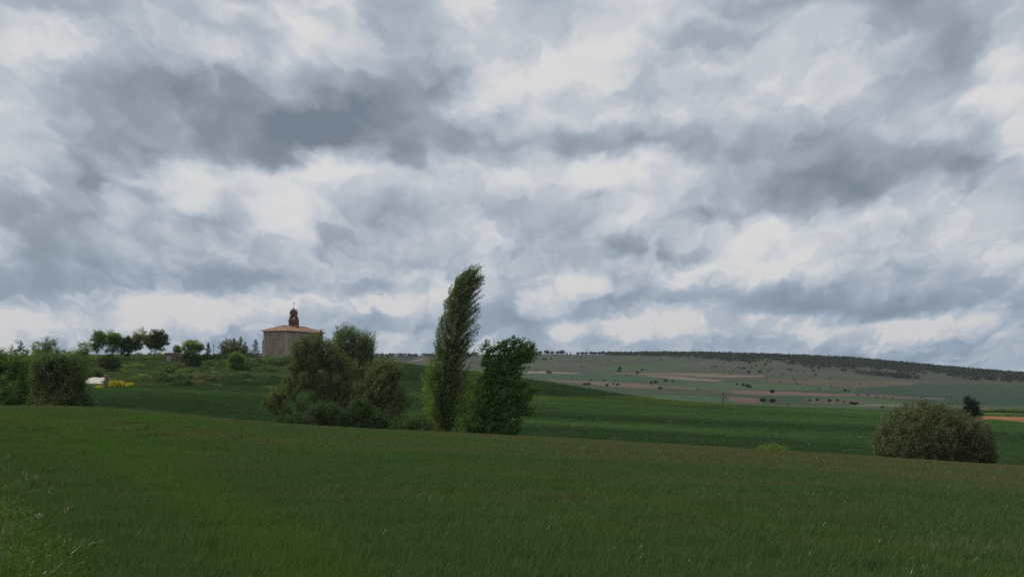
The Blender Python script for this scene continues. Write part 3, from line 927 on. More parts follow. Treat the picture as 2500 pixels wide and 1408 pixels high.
plant_px('willow_tree', 'silver', 'taller pale willow with an airy rounded top, right of the church', 838, 186,
         [*bumpy(796, 926, 796, 890, 31, 24, (0.13, 0.22)), (895, 890, 22, 28), (850, 890, 40, 30), (866, 935, 36, 30), (905, 935, 20, 30), (872, 975, 26, 24)],
         tips=1100, per=48, size=0.19, spread=0.15, twig=0.85, sweep=(0.5, 0, 0.4), seed=22, up=0.55, stems=3, stem_r=1.0, wind=(0.8, 0, 0.15), trunk=[(0, 0, 1.5), (0.1, 0, 4.0)], aspect=0.32, tip_r=0.014)

plant_px('willow_tree', 'willow', 'dark bushy willow at the right end of the clump, left of the tall poplar', 920, 163,
         [*bumpy(878, 985, 876, 960, 32, 14, (0.14, 0.24)), (925, 955, 40, 30), (968, 965, 26, 26), (885, 965, 30, 34), (900, 1005, 40, 28), (955, 1005, 40, 24), (985, 985, 16, 18)],
         tips=900, per=52, size=0.20, spread=0.18, twig=0.75, sweep=(0.35, 0, 0.35), seed=23, up=0.4, stems=4, stem_r=1.3, wind=(0.6, 0, 0.1), trunk=[(0, 0, 1.5)], aspect=0.36, tip_r=0.016)

plant_px('cypress_tree', 'deep', 'narrow dark columnar cypress rising out of the pale willow', 825, 192,
         [(825, 812, 7, 13), (825, 838, 9, 26), (825, 880, 10, 40), (825, 930, 11, 50)], tips=150, per=70, size=0.18, spread=0.22, seed=24, up=0.6, trunk=[(0, 0, 3), (0, 0, 8), (0, 0, 12)], aspect=0.4, wind=(0.1, 0, 0.8))

plant_px('ivy_clad_tree', 'deep', 'thin dark ivy-clad tree in front of the right corner of the church', 783, 205,
         [(784, 812, 2.5, 8), (782, 830, 6, 15), (781, 860, 8, 26), (783, 900, 9, 40), (783, 960, 10, 50)], tips=110, per=60, size=0.19, spread=0.20, seed=25, up=0.5, trunk=[(0, 0, 3), (-0.1, 0, 8), (0.1, 0, 12)], wind=(0.3, 0, 0.5))

plant_px('hawthorn_bush', 'hawthorn', 'low dark hawthorn bush with white blossom at the foot of the tall poplar', 1000, 158,
         [(985, 1040, 36, 24), (1020, 1038, 34, 26), (1045, 1050, 20, 20), (1000, 1060, 50, 22)], cat='bush', tips=230, per=60, size=0.17, spread=0.32, seed=26, stems=5, stem_r=1.0, up=0.3, crown_name='foliage', trunk_name='stems')

plant_px('undergrowth_bush', 'deep', 'low tangled bush under the willows at the left foot of the clump', 755, 160,
         [(715, 1036, 40, 20), (765, 1028, 40, 30), (820, 1030, 40, 34), (690, 1028, 24, 14), (790, 1000, 40, 18)], cat='bush', tips=420, per=60, size=0.17, spread=0.28, seed=27, stems=6, stem_r=1.6, up=0.3, crown_name='foliage', trunk_name='stems')
plant_px('undergrowth_bush', 'deep', 'dark tangled bush under the willows at the right foot of the clump', 905, 160,
         [(868, 1030, 36, 40), (915, 1035, 40, 40), (955, 1045, 30, 30), (880, 1000, 30, 24)], cat='bush', tips=400, per=60, size=0.17, spread=0.28, seed=28, stems=6, stem_r=1.4, up=0.3, crown_name='foliage', trunk_name='stems')
plant_px('sapling', 'fresh', 'bright young shoots between the tall poplar and the dark leafy tree', 1140, 172,
         [(1140, 1000, 16, 40), (1160, 925, 12, 26), (1150, 960, 14, 30), (1150, 1040, 24, 20)], cat='sapling', tips=120, per=44, size=0.18, spread=0.32, seed=29, stems=4, stem_r=0.5, up=0.4, crown_name='foliage', trunk_name='stems')

# round bush at the right
plant_px('round_bush', 'tawny', 'large rounded grey-green bush standing alone at the right edge of the field', 2270, 128,
         [(2262, 1062, 122, 80), (2230, 1085, 100, 70), (2310, 1085, 86, 70), (2262, 1030, 86, 50), (2190, 1095, 60, 56), (2350, 1100, 60, 60), (2270, 1130, 130, 40), (2262, 1085, 100, 60, 0, 0.5), (2200, 1036, 30, 28), (2292, 1004, 34, 24), (2240, 1000, 34, 22), (2336, 1026, 32, 28), (2156, 1085, 24, 40), (2180, 1056, 22, 22), (2270, 992, 18, 14), (2312, 1006, 18, 14)], cat='bush',
         tips=1700, per=50, size=0.17, spread=0.17, twig=0.42, sweep=(0.25, 0, 0.5), seed=31, stems=14, stem_r=2.4, up=0.35, shell=0.60, aspect=0.42, wind=(0.35, 0, 0.35), tip_r=0.008, depth=0.85, crown_name='foliage', trunk_name='stems')
plant_px('round_bush', 'tawny', 'smaller dark bush grown against the right side of the large rounded bush', 2385, 126,
         [(2385, 1075, 40, 52), (2395, 1110, 36, 40), (2370, 1120, 50, 36)], cat='bush',
         tips=480, per=54, size=0.17, spread=0.18, twig=0.42, sweep=(0.25, 0, 0.5), seed=32, stems=6, stem_r=0.9, up=0.35, shell=0.75, aspect=0.42, wind=(0.35, 0, 0.35), tip_r=0.008, crown_name='foliage', trunk_name='stems')
plant_px('small_tree', 'oak', 'small dark pointed tree behind the large rounded bush, by the orange soil strip', 2372, 262,
         [(2366, 980, 10, 14), (2374, 992, 18, 16), (2372, 1005, 22, 14), (2376, 1014, 20, 10)], tips=170, per=52, size=0.24, spread=0.30, seed=33, trunk=[(0, 0, 1.0)], aspect=0.5)

# ------------------------------------------------------------------ willow scrub at the left edge
plant_px('willow_bush', 'mid', 'big sprawling willow bush at the left edge of the photo', 30, 140,
         [(20, 895, 52, 38), (-40, 895, 50, 40), (70, 890, 40, 26), *bumpy(-60, 110, 858, 930, 6, 16, (0.10, 0.22)), (60, 915, 44, 36), (30, 950, 80, 44), (-40, 960, 60, 44), (80, 965, 40, 36), (10, 885, 24, 16), (30, 985, 90, 26)], cat='bush',
         tips=950, per=50, size=0.19, spread=0.19, twig=0.65, sweep=(0.5, 0, 0.3), seed=41, stems=9, stem_r=1.6, up=0.4, wind=(0.7, 0, 0.1), aspect=0.36, crown_name='foliage', trunk_name='stems')
plant_px('willow_bush', 'bramble', 'big sprawling willow bush with its right side overhanging the dark green crop', 150, 137,
         [*bumpy(60, 215, 862, 930, 7, 16, (0.10, 0.22)), (140, 898, 46, 36), (185, 908, 34, 34), (110, 920, 40, 38), (160, 950, 50, 38), (196, 962, 20, 22), (120, 965, 50, 36), (150, 985, 76, 24), (202, 988, 24, 13)], cat='bush',
         tips=950, per=50, size=0.19, spread=0.19, twig=0.65, sweep=(0.5, 0, 0.3), seed=42, stems=9, stem_r=1.5, up=0.4, wind=(0.7, 0, 0.1), aspect=0.36, crown_name='foliage', trunk_name='stems')
plant_px('young_tree', 'mid', 'feathery young tree rising above the willow bushes at the left edge', 115, 165,
         [(95, 850, 18, 14), (122, 845, 16, 16), (140, 858, 10, 14), (110, 870, 34, 18), (118, 845, 6, 18), (115, 900, 40, 26)], tips=200, per=50, size=0.18, spread=0.24, seed=43, stems=4, stem_r=0.6, up=0.5, wind=(0.9, 0, 0.1), trunk=[(0, 0, 2.0)])
plant_px('young_tree', 'deep', 'thin wispy sapling sticking up at the far left, above the willow bush', 45, 160,
         [(40, 855, 8, 14), (48, 845, 5, 10), (60, 860, 8, 10), (45, 890, 12, 20), (5, 872, 10, 8)], tips=70, per=36, size=0.17, spread=0.18, seed=44, stems=3, stem_r=0.4, up=0.6, wind=(0.9, 0, 0.1), trunk=[(0, 0, 3.0)])
plant_px('young_tree', 'lime', 'light green tree behind the right side of the willow bushes', 190, 225,
         [(180, 868, 20, 16), (205, 850, 14, 16), (195, 880, 26, 20), (165, 885, 16, 12), (190, 905, 30, 16)], tips=230, per=52, size=0.24, spread=0.34, seed=45, stems=3, stem_r=0.7, up=0.45, trunk=[(0, 0, 1.5)])

# ------------------------------------------------------------------ trees on the church hill
HT = dict(size=0.36, aspect=0.6, gap=1.2, spread=0.42)
plant_px('hill_tree', 'mid', 'open crowned green tree, leftmost on the hilltop', 242, 402,
         bumpy(217, 262, 805, 868, 1, 15), tips=130, per=50, seed=51, trunk=[(0, 0, 1.5)], stems=2, stem_r=0.5, **HT)
plant_px('hill_tree', 'ash', 'dense rounded green tree, second from the left on the hilltop', 277, 402,
         bumpy(252, 304, 807, 868, 2, 16), tips=150, per=56, seed=52, trunk=[(0, 0, 2.0)], **HT)
plant_px('hill_tree', 'deep', 'low dark tree on the hilltop, left of the pale airy tree', 312, 404,
         bumpy(286, 338, 822, 870, 3, 14), tips=120, per=54, seed=53, trunk=[(0, 0, 1.5)], **HT)
plant_px('hill_tree', 'pale', 'pale airy tree on the hilltop beside the darkest round one', 343, 405,
         bumpy(316, 364, 799, 862, 4, 15), tips=130, per=38, seed=54, trunk=[(0, 0, 2.0), (0, 0, 4.0)], **HT)
plant_px('hill_tree', 'deep', 'dense dark round-crowned tree on the hilltop, left of the brick hut', 378, 402,
         bumpy(348, 419, 803, 862, 5, 20), tips=200, per=60, seed=55, trunk=[(0, 0, 1.6), (0.1, 0, 2.8)], **HT)
plant_px('small_tree', 'mid', 'small tree peeping over the roof of the brick hut', 432, 415,
         [(431, 852, 9, 8), (436, 858, 8, 6)], tips=50, per=40, seed=56, trunk=[(0, 0, 1.0)], **HT)
plant_px('umbrella_tree', 'lime', 'yellow-green tree with a flat rounded crown, right of the brick hut', 470, 408,
         [(470, 840, 20, 8), (458, 848, 14, 8), (484, 848, 12, 8), (470, 855, 16, 7)], tips=130, per=46, seed=57, trunk=[(0, 0, 1.5)], **HT)

def conifer(px, Y, top, halfw, label, leaf='needle', seed=1, layers=13):
    g = ground(px, Y)
    _, gy = project(g.x, g.y, g.z)
    k = Y / FPX
    H, W = (gy - top) * k, halfw * k
    rs = np.random.default_rng(seed)
    root = link('conifer_tree', None, None, g)
    tag(root, label, 'tree', 'conifers by the church')
    nodes = [np.array((0, 0, -0.4))]; par = [-1]
    zs = np.linspace(0.05, 1.0, layers + 1) * H
    for z in zs:
        nodes.append(np.array((rs.normal(0, 0.03), 0, z))); par.append(len(nodes) - 2)
    nt = len(nodes)
    P, D = [], []
    for j in range(2, nt - 1):
        f = zs[j - 1] / H
        for b in range(7):
            a = rs.uniform(0, 2 * math.pi)
            L = W * (1.03 - f) ** 0.85 * rs.uniform(0.45, 1.15)
            d = np.array((math.cos(a), math.sin(a), rs.uniform(0.15, 0.4)))
            e = nodes[j] + d * L
            nodes.append(e); par.append(j)
            n = int(10 + 22 * L / W)
            t = rs.uniform(0.15, 1.05, (n, 1))
            P.append(nodes[j] + d * L * t + rs.normal(0, 0.13, (n, 3)) * (1.1 - 0.5 * t)); D.append(np.tile(d, (n, 1)))
    P.append(np.array([[0, 0, H * rs.uniform(0.86, 1.0)] for _ in range(14)]) + rs.normal(0, 0.06, (14, 3))); D.append(np.tile((0, 0, 1.0), (14, 1)))
    nodes = np.array(nodes); par = np.array(par)
    V, F = tubes(nodes, par, np.maximum(radii(nodes, par, 0.012), 0.02), 5)
    link('trunk', mesh_np('trunk', V, F, BARK, smooth=True), root)
    P = np.concatenate(P); D = np.concatenate(D)
    v, f = leaf_cards(P, 0.34, rs, 0.0, (0.1, 0, 0.1), 0.30, D)
    link('crown', mesh_np('crown', v, f, LM[leaf], {'v': np.repeat(rs.beta(2, 2, len(P)), 4)}), root)
conifer(508, 412, 836, 11, 'small dark blue-green conifer just left of the lamp post', seed=61)
conifer(553, 414, 822, 9, 'spiky conifer at the left of the olive thicket by the church', 'mid', seed=62, layers=9)
conifer(571, 418, 824, 6, 'thin conifer tip rising from the middle of the olive thicket by the church', seed=63)
conifer(588, 414, 820, 8, 'spiky conifer at the right of the olive thicket by the church', 'mid', seed=64)
conifer(624, 416, 828, 19, 'broad dark conifer against the left corner of the church', seed=65)

BH = dict(cat='bush', size=0.30, aspect=0.6, gap=0.9, crown_name='foliage', trunk_name='stems', stems=4, stem_r=0.7, spread=0.36)
plant_px('thicket_bush', 'olive', 'tall olive thicket bush left of the church, conifers poking through it', 567, 408,
         [(560, 846, 22, 18), (584, 848, 18, 18), (546, 858, 14, 16), (575, 864, 30, 16), (604, 862, 12, 12)], tips=300, per=46, seed=71, **BH)
plant_px('dark_bush', 'deep', 'dark round bush on the slope left of the brick hut, below the hilltop trees', 266, 352,
         [(268, 878, 20, 13), (258, 884, 16, 11), (280, 885, 13, 10), (266, 892, 24, 8)], tips=190, per=56, seed=72, **BH)
plant_px('dark_bush', 'deep', 'dark bush in front of the yellow-green tree, right of the brick hut', 466, 384,
         [(466, 868, 20, 12), (455, 876, 13, 12), (478, 876, 13, 12), (466, 886, 24, 8)], tips=190, per=56, seed=73, **BH)
plant_px('dark_bush', 'ash', 'ivy mound with a bright top on the slope below the olive thicket', 576, 380,
         [(574, 872, 15, 12), (582, 880, 13, 12), (568, 884, 12, 10), (576, 892, 20, 7)], tips=190, per=56, seed=74, **BH)
plant_px('hedge', 'deep', 'clipped dark hedge at the foot of the lamp post', 513, 406,
         [(500, 873, 10, 6), (514, 874, 12, 6), (528, 873, 10, 6)], tips=110, per=56, seed=75, **{**BH, 'cat': 'hedge'})
for i, (px, Y, w, h, lf, lab) in enumerate([
        (615, 396, 26, 12, 'bramble', 'bramble mound on the slope below the broad dark conifer'),
        (655, 398, 26, 13, 'mid', 'bramble mound right below the left corner of the church'),
        (700, 396, 30, 16, 'bramble', 'bramble mound below the middle of the church wall'),
        (612, 384, 22, 10, 'deep', 'dark bramble mound beside the ivy mound with the bright top'),
        (645, 380, 28, 9, 'bramble', 'long low bramble mound along the terrace below the church'),
        (545, 392, 16, 8, 'bramble', 'small bramble mound between the clipped hedge and the ivy mound'),
        (400, 318, 22, 10, 'deep', 'dark bramble clump low on the bank, left of the dark green crop corner'),
        (432, 322, 20, 12, 'bramble', 'bramble clump in the middle of the bank below the brick hut'),
        (468, 330, 22, 12, 'bramble', 'bramble clump high on the bank, straight below the yellow-green tree'),
        (500, 328, 24, 10, 'olive', 'brownish bramble clump at the right nose of the bank'),
        (412, 356, 26, 9, 'bramble', 'bramble clump on the upper bank just below the brick hut'),
        (455, 352, 20, 8, 'mid', 'green bramble clump on the upper bank right of the brick hut'),
        (232, 330, 16, 10, 'deep', 'dark clump at the left edge of the slope, above the well'),
        (345, 322, 18, 7, 'mid', 'small green clump on the bank right of the yellow broom'),
        (640, 408, 22, 10, 'deep', 'dark bramble mound touching the left foot of the church wall'),
        (690, 410, 26, 11, 'mid', 'green bramble mound touching the foot of the church wall, right of its corner'),
        (522, 398, 20, 8, 'bramble', 'bramble mound in front of the clipped dark hedge'),
        (590, 404, 22, 10, 'mid', 'green bramble mound at the foot of the olive thicket'),
        (445, 308, 24, 8, 'deep', 'long dark bramble clump at the foot of the bank, above the dark green crop'),
        (480, 312, 20, 7, 'olive', 'brownish bramble clump at the foot of the bank, near its right nose'),
        (380, 340, 22, 6, 'bramble', 'low bramble clump on the open slope left below the brick hut'),
        (330, 372, 20, 6, 'mid', 'low green clump under the hilltop trees'),
        (430, 376, 16, 6, 'bramble', 'low bramble clump right in front of the brick hut'),
        (540, 345, 22, 6, 'bramble', 'leftmost of the low bramble clumps along the terrace bank'),
        (590, 350, 26, 6, 'deep', 'dark low bramble clump along the terrace bank, second from the left'),
        (645, 350, 26, 6, 'bramble', 'low bramble clump along the terrace bank, third from the left'),
        (700, 352, 24, 7, 'bramble', 'rightmost low bramble clump along the terrace bank')]):
    g = ground(px, Y)
    _, gy = project(g.x, g.y, g.z)
    w, h = w * 1.2, h * 1.45
    plant_px('bramble_bush', lf, lab, px, Y, [(px - w * 0.45, gy - h * 0.35, w * 0.55, h * 0.55), (px + w * 0.3, gy - h * 0.5, w * 0.55, h * 0.6), (px, gy - h * 0.2, w, h * 0.5)],
             cat='bramble', tips=int(80 + w * 4.5), per=46, size=0.26, spread=0.34, aspect=0.6, gap=0.9, seed=80 + i, stems=4, stem_r=w * 0.05, up=0.3, crown_name='foliage', trunk_name='stems',
             group='brambles on the church hill')

# flowering broom
for i, (px, Y, w, h, lab) in enumerate([
        (281, 298, 15, 14, 'large bright yellow flowering broom right beside the well'),
        (296, 300, 8, 9, 'yellow flowering broom at the right of the large bright one'),
        (316, 303, 6, 4, 'small patch of yellow flowers right of the flowering broom'),
        (300, 352, 4, 3, 'tiny yellow flowering plant beside the dark round bush'),
        (347, 334, 4, 3, 'tiny yellow flowering plant on the open bank, left of the brambles'),
        (242, 293, 6, 2.5, 'low yellow flowers in front of the well pad')]):
    g = ground(px, Y)
    _, gy = project(g.x, g.y, g.z)
    plant_px('flowering_broom', 'yellow', lab, px, Y, [(px, gy - h * 0.45, w, h * 0.6), (px + w * 0.4, gy - h * 0.3, w * 0.6, h * 0.5)], cat='broom', tips=int(20 + w * 7), per=36, size=0.17, spread=0.20,
             aspect=0.7, seed=110 + i, stems=3, stem_r=w * 0.03, crown_name='foliage', trunk_name='stems', group='yellow flowering broom on the bank')

# weeds and shrubs along the far side of the field
for i, (px, Y, w, h, lf, lab) in enumerate([
        (1862, 112, 14, 9, 'fresh', 'bright green weed at the field edge, left of the pair'),
        (1896, 112, 20, 13, 'fresh', 'bright green weed at the field edge, right of the pair')]):
    g = ground(px, Y)
    _, gy = project(g.x, g.y, g.z)
    plant_px('tall_weed', lf, lab, px, Y, [(px, gy - h * 1.3, w * 0.8, h), (px + w * 0.5, gy - h * 0.9, w * 0.5, h)], cat='weed', tips=46, per=30, size=0.13, spread=0.14, seed=130 + i, stems=4, stem_r=0.2,
             crown_name='foliage', trunk_name='stems', group='weeds at the field edge')

# ------------------------------------------------------------------ building helpers
def bm_prism(bm, pts, z0, z1):
    """vertical prism over an outline (counter-clockwise list of x,y); z1 may be a list of top heights"""
    n = len(pts)
    z1s = z1 if isinstance(z1, (list, tuple)) else [z1] * n
    lo = [bm.verts.new((x, y, z0)) for x, y in pts]
    hi = [bm.verts.new((x, y, z)) for (x, y), z in zip(pts, z1s)]
    bm.faces.new(lo[::-1]); bm.faces.new(hi)
    for i in range(n):
        j = (i + 1) % n
        bm.faces.new((lo[i], lo[j], hi[j], hi[i]))

def bm_slab(bm, outline, origin, ex, ez, ey, t):
    """extrude a 2-D outline (u along ex, w along ez) by thickness t along ey, centred"""
    o, ex, ez, ey = Vector(origin), Vector(ex), Vector(ez), Vector(ey)
    a = [bm.verts.new(o + ex * u + ez * w - ey * t / 2) for u, w in outline]
    b = [bm.verts.new(o + ex * u + ez * w + ey * t / 2) for u, w in outline]
    bm.faces.new(a); bm.faces.new(b[::-1])
    n = len(outline)
    for i in range(n):
        j = (i + 1) % n
        bm.faces.new((a[j], a[i], b[i], b[j]))

def bm_cone(bm, c, r0, r1, h, n=8, rot=0.0):
    c = Vector(c)
    lo = [bm.verts.new(c + Vector((r0 * math.cos(rot + 2 * math.pi * i / n), r0 * math.sin(rot + 2 * math.pi * i / n), 0))) for i in range(n)]
    hi = [bm.verts.new(c + Vector((r1 * math.cos(rot + 2 * math.pi * i / n), r1 * math.sin(rot + 2 * math.pi * i / n), h))) for i in range(n)]
    bm.faces.new(lo[::-1]); bm.faces.new(hi)
    for i in range(n):
        j = (i + 1) % n
        bm.faces.new((lo[i], lo[j], hi[j], hi[i]))

def bm_lathe(bm, c, prof, n=10):
    c = Vector(c)
    rings = [[bm.verts.new(c + Vector((r * math.cos(2 * math.pi * i / n), r * math.sin(2 * math.pi * i / n), z))) for i in range(n)] for r, z in prof]
    for a, b in zip(rings, rings[1:]):
        for i in range(n):
            j = (i + 1) % n
            bm.faces.new((a[i], a[j], b[j], b[i]))
    bm.faces.new(rings[0][::-1]); bm.faces.new(rings[-1])

def bm_rod(bm, a, b, r, n=6):
    a, b = Vector(a), Vector(b)
    d = (b - a).normalized()
    s = d.orthogonal().normalized()
    t = d.cross(s)
    A = [bm.verts.new(a + (s * math.cos(2 * math.pi * i / n) + t * math.sin(2 * math.pi * i / n)) * r) for i in range(n)]
    B = [bm.verts.new(b + (s * math.cos(2 * math.pi * i / n) + t * math.sin(2 * math.pi * i / n)) * r) for i in range(n)]
    bm.faces.new(A[::-1]); bm.faces.new(B)
    for i in range(n):
        j = (i + 1) % n
        bm.faces.new((A[i], A[j], B[j], B[i]))

def part(name, parent, mat, fn, bevel=0.0):
    bm = bmesh.new()
    fn(bm)
    bmesh.ops.recalc_face_normals(bm, faces=bm.faces)
    if bevel:
        bmesh.ops.bevel(bm, geom=list(bm.edges), offset=bevel, segments=1, affect='EDGES', clamp_overlap=True)
    me = bpy.data.meshes.new(name)
    bm.to_mesh(me)
    bm.free()
    me.materials.append(mat)
    return link(name, me, parent)

def masonry(name, c0, c1, mortar, bw, bh, stain=0.25):
    m, N, out = material(name)
    tc = N.node('ShaderNodeTexCoord').outputs['Object']
    x, y, z = N.sep(tc)
    uv = N.xyz(N.math('ADD', x, N.math('MULTIPLY', y, 0.6)), z, 0.0)
    br = N.node('ShaderNodeTexBrick')
    N.put(br.inputs['Vector'], uv)
    br.inputs['Scale'].default_value = 1.0
    br.inputs['Brick Width'].default_value = bw
    br.inputs['Row Height'].default_value = bh
    br.inputs['Mortar Size'].default_value = bh * 0.05
    br.inputs['Mortar Smooth'].default_value = 0.3
    br.inputs['Color1'].default_value = (*c0, 1)
    br.inputs['Color2'].default_value = (*c1, 1)
    br.inputs['Mortar'].default_value = (*mortar, 1)
    st = N.mapr(N.noise(tc, 0.35, 5.0, 0.6), 0.3, 0.7, 1 - stain, 1 + stain * 0.5)
    sp = N.mapr(N.noise(tc, 3.0, 4.0, 0.6), 0.3, 0.7, 0.9, 1.1)
    col = N.vm('SCALE', N.vm('SCALE', br.outputs['Color'], scale=st), scale=sp)
    principled(N, out, col, 0.95, 0.15, N.math('ADD', br.outputs['Fac'], N.noise(tc, 6.0, 3.0)), 0.03, 0.6)
    return m

STONE = masonry('church_stone', (0.36, 0.30, 0.235), (0.325, 0.27, 0.21), (0.30, 0.25, 0.195), 0.9, 0.42, 0.28)
QUOIN = masonry('quoin_stone', (0.42, 0.36, 0.285), (0.38, 0.325, 0.255), (0.22, 0.19, 0.15), 1.4, 0.5, 0.2)
REDBRICK = masonry('belfry_brick', (0.215, 0.105, 0.075), (0.165, 0.082, 0.06), (0.20, 0.14, 0.11), 0.32, 0.12, 0.3)
HUTBRICK = masonry('hut_brick', (0.215, 0.125, 0.09), (0.175, 0.10, 0.075), (0.21, 0.17, 0.14), 0.30, 0.12, 0.25)

def simple(name, c, rough=0.7, spec=0.3, metal=0.0, var=0.15, scale=2.0):
    m, N, out = material(name)
    tc = N.node('ShaderNodeTexCoord').outputs['Object']
    k = N.mapr(N.noise(tc, scale, 4.0, 0.6), 0.3, 0.7, 1 - var, 1 + var)
    principled(N, out, N.vm('SCALE', (c[0], c[1], c[2]), scale=k), rough, spec, N.noise(tc, scale * 3, 3.0), 0.01, 0.4, metal)
    return m

def tile_material():
    m, N, out = material('roof_tiles')
    tc = N.node('ShaderNodeTexCoord').outputs['Object']
    x, y, z = N.sep(tc)
    cell = N.node('ShaderNodeTexVoronoi')
    N.put(cell.inputs['Vector'], tc)
    cell.inputs['Scale'].default_value = 2.6
    col = N.ramp(N.sep(cell.outputs['Color'])[0], [(0.0, (0.17, 0.085, 0.055)), (0.35, (0.29, 0.15, 0.095)), (0.7, (0.36, 0.21, 0.135)), (1.0, (0.42, 0.30, 0.20))])
    k = N.mapr(N.noise(tc, 0.4, 4.0, 0.6), 0.3, 0.7, 0.8, 1.15)
    wave = N.math('SINE', N.math('MULTIPLY', N.math('ADD', x, N.math('MULTIPLY', y, -0.33)), 22.0))
    principled(N, out, N.vm('SCALE', col, scale=k), 0.9, 0.15, N.math('ADD', wave, N.noise(tc, 5.0, 3.0)), 0.06, 0.8)
    return m
TILES = tile_material()
DARKWOOD = simple('dark_wood', (0.06, 0.045, 0.035))
IRON = simple('dark_iron', (0.035, 0.035, 0.038), 0.5, 0.5, 0.6)
BRONZE = simple('bell_bronze', (0.09, 0.075, 0.045), 0.45, 0.5, 0.8)
CONCRETE = simple('concrete', (0.36, 0.34, 0.31))
PALECONCRETE = simple('pale_concrete', (0.46, 0.42, 0.36), 0.9, 0.1, 0, 0.1, 0.6)
GREYDOOR = simple('grey_door', (0.24, 0.27, 0.31), 0.5, 0.4)
GALV = simple("weathered_pole", (0.055, 0.05, 0.045), 0.7, 0.3)
LAMPGLASS = simple('lamp_glass', (0.55, 0.56, 0.56), 0.25, 0.5)
VOID = simple('dark_interior', (0.02, 0.02, 0.02))

def ground_hit(px, py, y0=170, y1=2750, front=True):
    """first ground point, coming from depth y0, that appears at this pixel"""
    Y = np.exp(np.linspace(math.log(y0), math.log(y1), 1400))
    X = (px - CX) / FPX * Y
    _, p = project(X, Y, height(X, Y))
    run = np.minimum.accumulate(p)
    vis = p <= run + 1e-6
    ok = np.where(vis & (p <= py))[0]
    i = ok[0] if len(ok) else int(np.argmin(np.abs(p - py)))
    return Vector((X[i], Y[i], gz(X[i], Y[i])))

